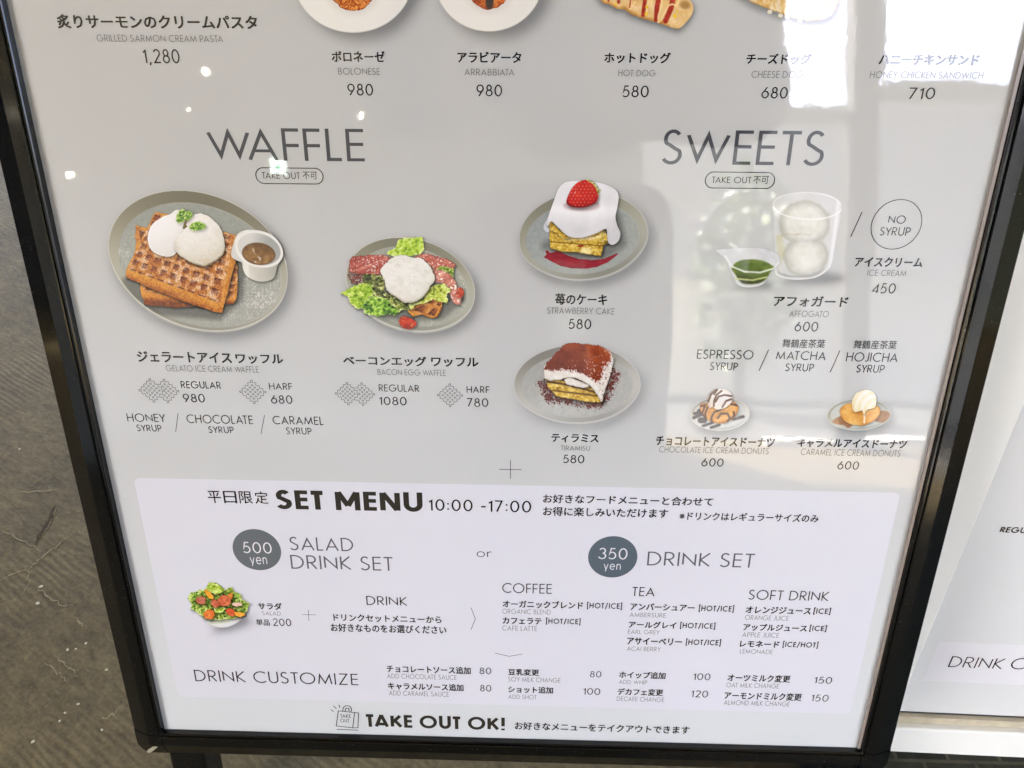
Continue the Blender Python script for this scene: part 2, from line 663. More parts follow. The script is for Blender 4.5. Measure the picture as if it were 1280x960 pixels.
# the pale box round the set menu, with rounded corners
bx0, by1 = to_sheet([168, 195], [597.5, 735])[0].mean(), to_sheet(640, 606.5)[1]
bx1, by0 = to_sheet(1094, 755)[0], to_sheet(640, 881.5)[1]
bx0, by0, bx1, by1 = float(to_sheet(195, 735)[0]), float(by0), float(bx1), float(by1)
rr, pts = 5.0, []
for cx, cy, a0 in ((bx1 - rr, by1 - rr, 0), (bx0 + rr, by1 - rr, 90), (bx0 + rr, by0 + rr, 180), (bx1 - rr, by0 + rr, 270)):
    pts += [(cx + rr * math.cos(math.radians(a0 + t)), cy + rr * math.sin(math.radians(a0 + t))) for t in range(0, 91, 15)]
flat_poly('set_menu_panel', pts, ink('panel white', (218, 220, 226)), Z_PANEL)

# ------------------------------------------------------------------ lettering
def arc(cx, cy, rx, ry, a0, a1, n=18):
    return [(cx + rx * math.cos(math.radians(a0 + (a1 - a0) * k / n)), cy + ry * math.sin(math.radians(a0 + (a1 - a0) * k / n))) for k in range(n + 1)]


GL = {
    'A': (.78, [[(0, 0), (.39, 1), (.78, 0)], [(.13, .33), (.65, .33)]]),
    'B': (.5, [[(0, 0), (0, 1)], [(0, 1), (.2, 1)] + arc(.22, .765, .23, .235, 90, -90, 12) + [(0, .53)], [(0, .53)] + arc(.24, .265, .27, .265, 90, -90, 12) + [(0, 0)]]),
    'C': (.84, [arc(.5, .5, .5, .5, 48, 312, 26)]),
    'D': (.7, [[(0, 0), (0, 1)] + arc(.2, .5, .5, .5, 90, -90, 20) + [(0, 0)]]),
    'E': (.46, [[(.46, 1), (0, 1), (0, 0), (.46, 0)], [(0, .53), (.44, .53)]]),
    'F': (.44, [[(.44, 1), (0, 1), (0, 0)], [(0, .5), (.42, .5)]]),
    'G': (.96, [arc(.5, .5, .5, .5, 48, 360, 28) + [(.56, .5)]]),
    'H': (.64, [[(0, 0), (0, 1)], [(.64, 0), (.64, 1)], [(0, .52), (.64, .52)]]),
    'I': (.0, [[(0, 0), (0, 1)]]),
    'J': (.3, [[(.3, 1), (.3, .2)] + arc(.12, .2, .18, .2, 0, -130, 8)]),
    'K': (.56, [[(0, 0), (0, 1)], [(.53, 1), (.02, .48), (.56, 0)]]),
    'L': (.38, [[(0, 1), (0, 0), (.38, 0)]]),
    'M': (.92, [[(0, 0), (.12, 1), (.46, .08), (.80, 1), (.92, 0)]]),
    'N': (.7, [[(0, 0), (0, 1), (.7, 0), (.7, 1)]]),
    'O': (1., [arc(.5, .5, .5, .5, 90, 450, 36)]),
    'P': (.48, [[(0, 0), (0, 1)] + [(.2, 1)] + arc(.22, .73, .26, .27, 90, -90, 14) + [(0, .46)]]),
    'R': (.52, [[(0, 0), (0, 1)] + [(.2, 1)] + arc(.22, .74, .26, .26, 90, -90, 14) + [(0, .48)], [(.2, .48), (.52, 0)]]),
    'S': (.5, [arc(.27, .75, .21, .25, 35, 210, 12) + [(.2, .56), (.34, .46)] + arc(.25, .26, .25, .26, 30, -150, 14)]),
    'T': (.54, [[(0, 1), (.54, 1)], [(.27, 1), (.27, 0)]]),
    'U': (.6, [[(0, 1), (0, .3)] + arc(.3, .3, .3, .3, 180, 360, 16) + [(.6, 1)]]),
    'V': (.72, [[(0, 1), (.36, 0), (.72, 1)]]),
    'W': (1.14, [[(0, 1), (.30, 0), (.57, 1), (.84, 0), (1.14, 1)]]),
    'X': (.6, [[(0, 0), (.6, 1)], [(0, 1), (.6, 0)]]),
    'Y': (.62, [[(0, 1), (.31, .46), (.62, 1)], [(.31, .46), (.31, 0)]]),
    'Z': (.56, [[(0, 1), (.56, 1), (0, 0), (.56, 0)]]),
    '0': (.56, [arc(.28, .5, .28, .5, 90, 450, 30)]),
    '1': (.2, [[(0, .84), (.2, 1), (.2, 0)]]),
    '2': (.5, [arc(.25, .74, .24, .26, 165, -25, 14) + [(.0, 0), (.52, 0)]]),
    '3': (.48, [arc(.23, .76, .21, .24, 155, -85, 14), arc(.22, .265, .26, .265, 80, -160, 16)]),
    '4': (.58, [[(.44, 0), (.44, 1), (0, .26), (.58, .26)]]),
    '5': (.5, [[(.45, 1), (.15, 1), (.07, .56)] + arc(.22, .32, .28, .32, 118, -140, 18)]),
    '6': (.54, [[(.38, 1), (.06, .48)], arc(.27, .31, .27, .31, 90, 450, 26)]),
    '7': (.5, [[(0, 1), (.5, 1), (.14, 0)]]),
    '8': (.5, [arc(.25, .76, .19, .24, 90, 450, 22), arc(.25, .265, .25, .265, 90, 450, 24)]),
    '9': (.54, [arc(.27, .69, .27, .31, 90, 450, 26), [(.16, 0), (.48, .52)]]),
    ',': (.1, [[(.1, .08), (.02, -.16)]]),
    '.': (.08, [[(.04, .0), (.04, .1)]]),
    ':': (.1, [[(.05, .1), (.05, .22)], [(.05, .56), (.05, .68)]]),
    '-': (.34, [[(0, .42), (.34, .42)]]),
    '!': (.1, [[(.05, 1), (.05, .32)], [(.05, .0), (.05, .14)]]),
    '/': (.4, [[(0, -.1), (.4, 1.05)]]),
    '[': (.2, [[(.2, 1.1), (0, 1.1), (0, -.12), (.2, -.12)]]),
    ']': (.2, [[(0, 1.1), (.2, 1.1), (.2, -.12), (0, -.12)]]),
    'y': (.5, [[(0, .66), (.25, .04)], [(.5, .66), (.18, -.24)]]),
    'e': (.56, [[(.02, .35), (.55, .35)] + arc(.28, .33, .28, .33, 4, 320, 22)]),
    'n': (.44, [[(0, 0), (0, .66)], [(0, .38)] + arc(.22, .42, .22, .24, 180, 0, 12) + [(.44, 0)]]),
    'o': (.62, [arc(.31, .33, .31, .33, 90, 450, 26)]),
    'r': (.3, [[(0, 0), (0, .66)], [(0, .36)] + arc(.22, .40, .22, .26, 180, 60, 8)]),
}


KERN = {'WA': -.26, 'AF': .0, 'SW': -.05, 'WE': -.02, 'AV': -.2, 'LA': -.02, 'AT': -.17, 'TA': -.17, 'AY': -.16, 'YR': -.08, 'EY': -.05, 'LT': -.1, 'OA': -.04,
        'RA': -.03, 'FA': -.12, 'PA': -.12, 'LE': .0, 'TO': -.06, 'OT': -.05, 'OC': -.04, 'CO': -.04, 'OO': -.03, 'SY': -.06, 'UT': -.02, 'AM': -.03, 'AL': -.03,
        'AR': -.02, 'CA': -.05, 'LO': -.06, 'KE': -.04, 'OK': -.0, 'AK': -.03, 'FF': -.03, 'EA': -.04, 'AC': -.06, 'HA': -.03, 'IA': -.03, 'GA': -.05, 'NA': -.03}
BOLD_GL = {
    'M': [[(0, 0), (0, 1)], [(.86, 0), (.86, 1)], [(.03, .98), (.43, .25)], [(.83, .98), (.43, .25)]],
    'N': [[(0, 0), (0, 1)], [(.66, 0), (.66, 1)], [(.03, .97), (.63, .03)]],
    'A': [[(.0, 0), (.40, 1)], [(.80, 0), (.40, 1)], [(.16, .22), (.64, .22)]],
    'K': [[(0, 0), (0, 1)], [(.58, 1), (.06, .42)], [(.20, .56), (.62, 0)]],
}


def ribbon(pts, w):
    """a flat stroke of width w along pts, mitred at its bends"""
    P = [Vector((a, b_)) for a, b_ in pts]
    Q = [P[0]]
    for p in P[1:]:
        if (p - Q[-1]).length > 1e-4:
            Q.append(p)
    closed = (Q[0] - Q[-1]).length < 1e-3 and len(Q) > 8
    if closed:
        Q = Q[:-1]
    n = len(Q)
    L_, R_ = [], []
    for i in range(n):
        a = Q[(i - 1) % n] if (closed or i > 0) else None
        c = Q[(i + 1) % n] if (closed or i < n - 1) else None
        d1 = (Q[i] - a).normalized() if a is not None else None
        d2 = (c - Q[i]).normalized() if c is not None else None
        d1 = d1 or d2
        d2 = d2 or d1
        n1, n2 = Vector((-d1.y, d1.x)), Vector((-d2.y, d2.x))
        m_ = n1 + n2
        m_ = m_ / max(m_.length, 1e-6)
        k = min(1 / max(m_.dot(n1), .12), 6.0)
        L_.append(Q[i] + m_ * (w / 2 * k))
        R_.append(Q[i] - m_ * (w / 2 * k))
    v = [(p.x, p.y) for p in L_] + [(p.x, p.y) for p in R_]
    f = [(i, n + i, n + (i + 1) % n, (i + 1) % n) for i in range(n if closed else n - 1)]
    return v, f


def latin(txt, w, gap):
    """outline of a line of monoline capitals, cap height 1: (vertices, faces)"""
    V, F, x = [], [], 0.0
    bold = w > .15
    for pos, ch in enumerate(txt):
        if ch == ' ':
            x += .24 + gap
            continue
        adv, st = GL[ch]
        st = BOLD_GL.get(ch, st) if bold else st
        gv, gf = [], []
        for j, s_ in enumerate(st):
            v, f = ribbon(s_, w)
            n0 = len(gv)
            gv += [(a, b_, j) for a, b_ in v]
            gf += [tuple(i + n0 for i in q) for q in f]
        A = np.array(gv)
        if ch.isupper() or ch.isdigit():
            lo, hi = A[:, 1].min(), A[:, 1].max()
            over = .012 if ch in 'OCGQS0235689U' else 0
            A[:, 1] = (A[:, 1] - lo) / (hi - lo) * (1 + 2 * over) - over
        A[:, 0] += x - A[:, 0].min()
        wd = A[:, 0].max() - x
        n0 = len(V)
        V += A.tolist()
        F += [tuple(i + n0 for i in q) for q in gf]
        x += wd + gap + KERN.get(txt[pos:pos + 2], 0.0) * (.6 if bold else 1)
    V = np.array(V)
    V[:, 0] -= V[:, 0].min()
    V[:, 0] /= V[:, 0].max()
    return V, F


_tc = bpy.data.curves.new('lettering', 'FONT')
_to = bpy.data.objects.new('lettering', _tc)
COL.objects.link(_to)


def kana(txt, bold):
    _tc.body = txt
    _tc.resolution_u = 2
    bpy.context.view_layer.update()
    me = bpy.data.meshes.new_from_object(_to.evaluated_get(bpy.context.evaluated_depsgraph_get()))
    v = np.empty(len(me.vertices) * 3, np.float32)
    me.vertices.foreach_get('co', v)
    f0 = [tuple(p.vertices) for p in me.polygons]
    bpy.data.meshes.remove(me)
    v = v.reshape(-1, 3).astype(float)
    V, f = [], []
    shifts = [(0, 0)] if bold < .004 else [(-bold, -bold * .8), (bold, -bold * .8), (bold, bold * .8), (-bold, bold * .8)]
    for k, (dx, dy) in enumerate(shifts):
        w = v.copy()
        w[:, 0] += dx
        w[:, 1] += dy
        w[:, 2] = k
        f += [tuple(i + k * len(v) for i in q) for q in f0]
        V.append(w)
    V = np.concatenate(V)
    V[:, :2] -= V[:, :2].min(0)
    V[:, :2] /= V[:, :2].max(0)
    return V, f


BLACK, GREY, HEAD = (24, 24, 24), (112, 112, 110), (66, 68, 72)


def place(name, V, F, xl, xr, top, bot, colour, z=Z_TEXT, part=None, plane=to_sheet, par=None):
    """lay a normalised outline between two measured ends and a measured top and foot"""
    xc = (xl + xr) / 2
    Y0, Y1 = float(plane(xc, bot)[1]), float(plane(xc, top)[1])
    if plane is to_sheet:
        def at(px, Y):
            X = plane(px, bot)[0]
            for _ in range(4):
                _, py = to_photo(X, Y)
                X = plane(px, py)[0]
            return float(X)
        ym = (Y0 + Y1) / 2
        X0, X1 = at(xl, ym), at(xr, ym)
        sc = 1000.0
    else:
        X0, X1 = float(plane(xl, (top + bot) / 2)[0]), float(plane(xr, (top + bot) / 2)[0])
        sc = 1.0
    P = np.stack([X0 + V[:, 0] * (X1 - X0), Y0 + V[:, 1] * (Y1 - Y0)], 1) / sc
    zz = z / 1000 + V[:, 2] * 0.00002
    return link_mesh(name, np.concatenate([P, zz[:, None]], 1).tolist(), F, ink('ink %d %d %d' % colour, colour), par or poster)


def jp(name, txt, xl, xr, top, bot, colour=BLACK, bold=.023, **k):
    V, F = kana(txt, bold)
    return place(name, V, F, xl, xr, top, bot, colour, **k)


def en(name, txt, xl, xr, top, bot, colour=BLACK, w=.115, gap=.17, **k):
    V, F = latin(txt, w, gap)
    return place(name, V, F, xl, xr, top, bot, colour, **k)


def stroke(name, pts, wmm, colour=BLACK, z=Z_TEXT, close=False):
    X, Y = to_sheet([p[0] for p in pts], [p[1] for p in pts])
    q = list(zip(X, Y))
    v, f = ribbon(q, wmm)
    return link_mesh(name, [(a / 1000, b_ / 1000, z / 1000) for a, b_ in v], f, ink('ink %d %d %d' % colour, colour), poster)


GW = .11     # stroke of the small grey lines
# pasta and hot dog row
jp('dish_name', '炙りサーモンのクリームパスタ', 71.2, 321.8, 18.5, 36.3)
en('english_name', 'GRILLED SARMON CREAM PASTA', 121, 278.8, 43.7, 52.4, GREY, GW)
en('price', '1,280', 179, 224.4, 61.5, 79)
jp('dish_name', 'ボロネーゼ', 414.6, 481, 63.8, 77.5)
en('english_name', 'BOLONESE', 422.6, 475, 85, 93.4, GREY, GW)
en('price', '980', 434.4, 466.3, 104.8, 119.3)
jp('dish_name', 'アラビアータ', 571.8, 651.7, 64.8, 78.5)
en('english_name', 'ARRABBIATA', 580.5, 643, 86, 94.4, GREY, GW)
en('price', '980', 595.6, 627.5, 105.8, 120.3)
jp('dish_name', 'ホットドッグ', 755.5, 838, 65.5, 79)
en('english_name', 'HOT DOG', 772.8, 819.5, 87.3, 95.3, GREY, GW)
en('price', '580', 778.3, 810.8, 107, 121.5)
jp('dish_name', 'チーズドッグ', 933, 1013.8, 67, 80.3)
en('english_name', 'CHEESE DOG', 939.3, 1003.8, 88.8, 97.5, GREY, GW)
en('price', '680', 952, 984.5, 108.8, 123)
jp('dish_name', 'ハニーチキンサンド', 1099, 1223.8, 68, 81.5)
en('english_name', 'HONEY CHICKEN SANDWICH', 1087.5, 1228.8, 89.5, 98, GREY, GW)
en('price', '710', 1136, 1168.8, 109.5, 123.8)
# headings
en('heading', 'WAFFLE', 259.7, 455, 160.3, 200.8, HEAD, .108, .15)
en('heading', 'SWEETS', 828.4, 1031, 163, 206, HEAD, .108, .15)


def pill(xl, xr, top, bot):
    xc = (xl + xr) / 2
    Y0, Y1 = float(to_sheet(xc, bot)[1]), float(to_sheet(xc, top)[1])
    X0, X1 = float(to_sheet(xl, (top + bot) / 2)[0]), float(to_sheet(xr, (top + bot) / 2)[0])
    r = (Y1 - Y0) / 2
    q = arc(X1 - r, (Y0 + Y1) / 2, r, r, -90, 90, 14) + arc(X0 + r, (Y0 + Y1) / 2, r, r, 90, 270, 14)
    v, f = ribbon(q + [q[0]], .55)
    return link_mesh('badge_outline', [(a / 1000, b_ / 1000, Z_TEXT / 1000) for a, b_ in v], f, ink('ink %d %d %d' % BLACK, BLACK), poster)


pill(320, 403.9, 210, 229.7)
en('badge_text', 'TAKE OUT', 327.6, 375, 215.3, 223.5, (50, 50, 48), .12)
jp('badge_text', '不可', 378.4, 396.5, 214.6, 224, (50, 50, 48), .004)
pill(881.5, 968.1, 215.3, 235.3)
en('badge_text', 'TAKE OUT', 889.8, 939, 220.9, 228.8, (36, 36, 38), .12)
jp('badge_text', '不可', 941.5, 960.8, 220.2, 229.8, (36, 36, 38), .004)

# waffle captions
jp('dish_name', 'ジェラートアイス', 171.6, 289.5, 439.5, 453)
jp('dish_name', 'ワッフル', 294.7, 354, 442.7, 454.7)
en('english_name', 'GELATO ICE CREAM WAFFLE', 207.5, 323.3, 457, 464.8, GREY, GW)
en('portion', 'REGULAR', 226.2, 276, 476.7, 485.4)
en('price', '980', 228.8, 256, 492.2, 502.7)
en('portion', 'HARF', 336.4, 365, 478.6, 487)
en('price', '680', 338.7, 365.4, 494, 504.4)
en('syrup_option', 'HONEY', 158.8, 206.8, 517, 527.1, w=.105)
en('syrup_option', 'SYRUP', 171, 202, 530.9, 539)
en('syrup_option', 'CHOCOLATE', 233.3, 316, 518.7, 529.3, w=.105)
en('syrup_option', 'SYRUP', 260.7, 292.3, 533, 541.2)
en('syrup_option', 'CARAMEL', 340.8, 404, 520.3, 530.6, w=.105)
en('syrup_option', 'SYRUP', 357.7, 389.6, 534.4, 542.8)
stroke('divider', [(219.7, 540), (222.7, 516.6)], .5, (70, 70, 68))
stroke('divider', [(326.3, 542.6), (330.8, 518.7)], .5, (70, 70, 68))
jp('dish_name', 'ベーコンエッグ', 429, 533, 445, 457)
jp('dish_name', 'ワッフル', 539, 598, 446.7, 458.5)
en('english_name', 'BACON EGG WAFFLE', 471.9, 557.3, 461.7, 469.2, GREY, GW)
en('portion', 'REGULAR', 473.5, 523.8, 480.8, 489.4)
en('price', '1080', 474, 508.3, 496, 506.2)
en('portion', 'HARF', 583.3, 611.5, 482.7, 491)
en('price', '780', 583.8, 610.4, 497.7, 508.2)


def waffle_icon(cx, cy, hx, hy, clip=None):
    """line drawing of a scalloped waffle set on its corner, with nine small squares"""
    X0, Y0 = to_sheet(cx, cy)
    rx = float(to_sheet(cx + hx, cy)[0] - X0)
    ry = float(to_sheet(cx, cy - hy)[1] - Y0)
    def dia(u, v):                      # u, v in -1..1 along the two diagonal axes
        return (float(X0) + (u + v) * .5 * rx, float(Y0) + (v - u) * .5 * ry)
    V, F = [], []
    def add(q, w, j=0):
        v, f = ribbon(q, w)
        n0 = len(V)
        V.extend([(a / 1000, b_ / 1000, (Z_TEXT + .02 * j) / 1000) for a, b_ in v])
        F.extend([tuple(i + n0 for i in t) for t in f])
    edge = []
    seq = []
    nteeth, depth = 4, .17
    for side in range(4):
        for k in range(nteeth * 10):
            t = -1 + 2 * k / (nteeth * 10) 
            d = 1 - depth / 2 + depth / 2 * max(-1, min(1, 2.2 * math.cos((t + 1) * math.pi * nteeth)))
            t *= .92
            p = [(t, d), (d, -t), (-t, -d), (-d, t)][side]
            seq.append(p)
    edge = [dia(*p) for p in seq]
    if clip is None:
        add(edge + [edge[0]], .33)
    else:
        run = []
        for p in edge + [edge[0]]:
            if p[0] > clip(p[1]):
                run.append(p)
            else:
                if len(run) > 3:
                    add(run, .33)
                run = []
        if len(run) > 3:
            add(run, .33)
    for i in range(4):
        for j in range(4):
            u, v = -.54 + .36 * i, -.54 + .36 * j
            h = .075
            q = [dia(u - h, v - h), dia(u + h, v - h), dia(u + h, v + h), dia(u - h, v + h)]
            if clip is None or min(p[0] for p in q) > clip(q[0][1]):
                q = [dia(u + (a - .5) * 2 * h, v + (b_ - .5) * 2 * h) for a, b_ in ((0, 0), (.5, 0), (1, 0), (1, .5), (1, 1), (.5, 1), (0, 1), (0, .5), (0, .25), (0, 0))]
                add(q, .28)
    return link_mesh('waffle_icon', V, F, ink('ink 40 38 35', (40, 38, 35)), poster)


for cx, cy, hx, hy, two in ((190, 488, 17, 15.6, 17.6), (316.2, 489.8, 17.3, 15.6, 0), (434.6, 492, 16.2, 15, 18.4), (562.5, 494, 16.6, 15.2, 0)):
    waffle_icon(cx, cy, hx, hy)
    if two:
        X0, Y0 = [float(q) for q in to_sheet(cx, cy)]
        rx = float(to_sheet(cx + hx, cy)[0]) - X0
        ry = float(to_sheet(cx, cy - hy)[1]) - Y0
        waffle_icon(cx + two, cy + .6, hx, hy, lambda Y, X0=X0, Y0=Y0, rx=rx, ry=ry: X0 + rx * (1.02 - abs(Y - Y0) / ry * .95))

# sweets captions
jp('dish_name', '苺のケーキ', 694, 759, 367, 381.2)
en('english_name', 'STRAWBERRY CAKE', 684, 768, 384.5, 392.6, GREY, GW)
en('price', '580', 711, 739, 398.8, 411)
jp('dish_name', 'ティラミス', 689.3, 748.2, 542.6, 553)
en('english_name', 'TIRAMISU', 700.9, 737.5, 557, 563.2, GREY, GW)
en('price', '580', 704, 730.4, 568.6, 578.7)
th = [2 * math.pi * k / 60 for k in range(61)]
v, f = ribbon([(545.51 + 15.75 * math.cos(t), 444.66 + 15.75 * math.sin(t)) for t in th], .45)
link_mesh('ring', [(a / 1000, c / 1000, Z_TEXT / 1000) for a, c in v], f, ink('ink %d %d %d' % BLACK, BLACK), poster)
stroke('divider', [(1063.3, 295.9), (1077.3, 265.1)], .5)
en('syrup_option', 'NO', 1110.5, 1132, 269.3, 279.4, w=.105)
en('syrup_option', 'SYRUP', 1100, 1137.9, 284, 294.4, w=.105)
jp('dish_name', 'アイスクリーム', 1068.6, 1153.4, 321.5, 333.6)
en('english_name', 'ICE CREAM', 1084.3, 1132.8, 337.3, 345, GREY, GW)
en('price', '450', 1089.9, 1119.5, 354, 366.6)
jp('dish_name', 'アフォガード', 966.9, 1060, 370, 383.5)
en('english_name', 'AFFOGATO', 986.7, 1035.9, 388.4, 396.2, GREY, GW)
en('price', '600', 993.5, 1022.6, 402.2, 414.2)
jp('origin_note', '舞鶴産茶葉', 978, 1031.3, 423.8, 434.8, (44, 40, 34), .006)
jp('origin_note', '舞鶴産茶葉', 1067, 1120.8, 425.3, 436.2, (44, 40, 34), .006)
en('syrup_option', 'ESPRESSO', 871.4, 941.7, 437.3, 448.7, w=.105)
en('syrup_option', 'SYRUP', 887.6, 922.4, 453, 462.6)
en('syrup_option', 'MATCHA', 970.2, 1032.6, 439, 449.8, w=.105)
en('syrup_option', 'SYRUP', 981.8, 1017.2, 454.4, 464)
en('syrup_option', 'HOJICHA', 1058, 1122.4, 440.7, 452, w=.105)
en('syrup_option', 'SYRUP', 1070.6, 1105.4, 456, 465.6)
stroke('divider', [(948.6, 463.6), (960.6, 437)], .5)
stroke('divider', [(1037.6, 465.2), (1049.8, 438)], .5)
jp('dish_name', 'チョコレートアイスドーナツ', 820, 968, 546, 557.8)
en('english_name', 'CHOCOLATE ICE CREAM DONUTS', 824, 960.9, 558.8, 566.4, GREY, GW)
en('price', '600', 876.9, 904.3, 572.8, 583)
jp('dish_name', 'キャラメルアイスドーナツ', 996.7, 1133, 548.8, 560)
en('english_name', 'CARAMEL ICE CREAM DONUTS', 1001, 1125.5, 561.6, 569.6, GREY, GW)
en('price', '600', 1047, 1073.5, 576.5, 586.7)

# set menu
stroke('plus_sign', [(638.1, 575.2), (638.1, 598.5)], .5, (60, 60, 62))
stroke('plus_sign', [(624, 586.5), (652, 587)], .5, (60, 60, 62), Z_TEXT + .03)
for i, ch in enumerate('平日限定'):
    x0 = 259.8 + i * 19.6
    jp('offer_note', ch, x0, x0 + 16.4, 613.4 + i * .25, 628.6 + i * .35, bold=.006)
en('heading', 'SET MENU', 345.3, 528.2, 614, 637.7, (44, 41, 34), .25, .15)
en('opening_hours', '10:00 -17:00', 535.8, 664, 624.9, 639.2, w=.13, gap=.2)
jp('offer_note', 'お好きなフードメニューと合わせて', 678.8, 891.3, 619.6, 630.6, bold=.017)
jp('offer_note', 'お得に楽しみいただけます', 678.8, 835, 634.6, 646, bold=.017)
jp('offer_note', '※ドリンクはレギュラーサイズのみ', 849.4, 1023.4, 641, 651.3, bold=.017)
for X0, Y0, r, num, box, ybox, col in ((103.67, 187.9, 18.9, '500', (303.7, 339.6, 677.6, 691.2), (312.3, 333.7, 692.6, 704.5), (100, 107, 110)),
                                       (379.43, 188.3, 18.9, '350', (748, 784.3, 684.9, 698.7), (754.6, 776, 701.4, 711.6), (88, 101, 109))):
    flat_poly('price_disc', [(X0 + r * math.cos(t), Y0 + r * math.sin(t)) for t in th[:-1]], ink('disc %d' % col[0], col), Z_TEXT)
    en('price', num, *box, (226, 226, 228), .105, z=Z_TEXT + .08)
    en('currency', 'yen', *ybox, (226, 226, 228), .10, z=Z_TEXT + .08)
en('heading', 'SALAD', 362.2, 441.5, 671.6, 688.2, (92, 92, 96), .10)
en('heading', 'DRINK SET', 363.4, 491, 694.8, 712, (92, 92, 96), .10)
en('linking_word', 'or', 595.8, 614.6, 686.2, 695.9, (60, 60, 64), .09)
en('heading', 'DRINK SET', 809.3, 942.7, 690.6, 708, (88, 90, 98), .10)
jp('dish_name', 'サラダ', 322.7, 352.4, 753.3, 761.8)
en('english_name', 'SALAD', 327.8, 351, 764.2, 769, GREY, GW)
jp('dish_name', '単品', 320.3, 337.3, 773.8, 781.7, bold=.01)
en('price', '200', 340.8, 364, 773.2, 782.2)
stroke('plus_sign', [(377.5, 768), (395, 768.4)], .4, (60, 60, 62))
stroke('plus_sign', [(385.5, 762), (386.2, 775.5)], .4, (60, 60, 62), Z_TEXT + .03)
en('heading', 'DRINK', 458, 508.8, 745.3, 756.5, w=.10)
jp('offer_note', 'ドリンクセットメニューから', 416.9, 551.9, 768.6, 777.6, bold=.018)
jp('offer_note', 'お好きなものをお選びください', 413.4, 558, 780.6, 790.8, bold=.018)
stroke('chevron', [(588.8, 759.4), (594.2, 773.4), (588.8, 786.9)], .5, (70, 70, 72))
stroke('chevron', [(619, 816.3), (636.3, 820.2), (652.8, 817.4)], .5, (70, 70, 72))


def drink(jp_txt, a, opt, c, eng, e):
    jp('dish_name', jp_txt, *a)
    if opt:
        en('serving_note', opt, c[0], c[1], c[2] + 1.5, c[3] - 1.3, w=.19, gap=.2)
    en('english_name', eng, *e, GREY, GW)


en('heading', 'COFFEE', 627.8, 689.7, 729.3, 741.3, w=.10)
drink('オーガニックブレンド', (628.4, 728.8, 750.8, 760.2), '[HOT/ICE]', (733.8, 777.5, 752.2, 761.8), 'ORGANIC BLEND', (627.8, 688.4, 761.4, 767.4))
drink('カフェラテ', (628.4, 676.9, 771.8, 780), '[HOT/ICE]', (682.5, 725.6, 771.8, 781), 'CAFE LATTE', (627.8, 671.3, 782.2, 788.2))
en('heading', 'TEA', 790.2, 818.4, 733.8, 745, w=.10)
drink('アンバーシュアー', (787.8, 868.3, 754.3, 763), '[HOT/ICE]', (873.6, 917.4, 755.6, 765.2), 'AMBERSURE', (787, 832.4, 765.9, 771.4))
drink('アールグレイ', (786, 845.4, 776.7, 785.2), '[HOT/ICE]', (850.2, 894, 777.2, 786.6), 'EARL GREY', (784.9, 824.5, 787.2, 792.4))
drink('アサイーベリー', (783.8, 852.4, 797.1, 806), '[HOT/ICE]', (857.4, 901, 798, 807.4), 'ACAI BERRY', (783.6, 825.8, 808.2, 813.6))
en('heading', 'SOFT DRINK', 936, 1036, 738.2, 750.2, w=.10)
drink('オレンジジュース', (932.3, 1013.6, 758.3, 767), '[ICE]', (1017, 1038.3, 759, 768.4), 'ORANGE JUICE', (931.2, 985.7, 769.2, 775.2))
drink('アップルジュース', (929, 1008.8, 780.1, 788.8), '[ICE]', (1012, 1033.2, 780.6, 789.8), 'APPLE JUICE', (927.8, 973.7, 790.4, 796.4))
drink('レモネード', (925, 974, 800.8, 809), '[ICE/HOT]', (978.5, 1022.6, 801, 810.2), 'LEMONADE', (924.9, 965.8, 811.5, 817))

en('heading', 'DRINK CUSTOMIZE', 243.2, 447.5, 839.6, 853.8, (40, 40, 42), .10)
ADD = [('チョコレートソース追加', (483.4, 588.4, 832.2, 841.4), 'ADD CHOCOLATE SAUCE', (484, 570.6, 842.8, 848.6), '80', (599.4, 614, 834.4, 842.4)),
       ('キャラメルソース追加', (485, 579.4, 853.8, 862.7), 'ADD CARAMEL SAUCE', (486.3, 561, 863.9, 869.8), '80', (600, 614, 856.1, 864)),
       ('豆乳変更', (635.3, 673.8, 836, 844.2), 'SOY MILK CHANGE', (635.3, 700.6, 846.6, 852.4), '80', (737.5, 751.6, 838.8, 846.4)),
       ('ショット追加', (635.3, 691.3, 857.8, 866.2), 'ADD SHOT', (635.3, 670.6, 868.4, 873.6), '100', (729, 750.3, 860.1, 868.2)),
       ('ホイップ追加', (774, 831.9, 839.4, 848), 'ADD WHIP', (773.7, 809, 849.9, 855), '100', (866.7, 888, 841.6, 849.8)),
       ('デカフェ変更', (771.9, 829, 860.6, 869.2), 'DECAFE CHANGE', (771, 830.3, 871, 876.6), '120', (864, 885, 863, 871.4)),
       ('オーツミルク変更', (909.5, 987.8, 843, 852.2), 'OAT MILK CHANGE', (907.9, 973.7, 853.9, 859.6), '150', (1017.8, 1040, 846, 854.2)),
       ('アーモンドミルク変更', (905.7, 1002, 865.3, 874.8), 'ALMOND MILK CHANGE', (905, 987, 875.8, 881.8), '150', (1014, 1035.6, 868.2, 876.6))]
for a, b_, c, d, e, f_ in ADD:
    jp('extra_name', a, *b_)
    en('english_name', c, *d, GREY, GW)
    en('price', e, *f_, w=.105)

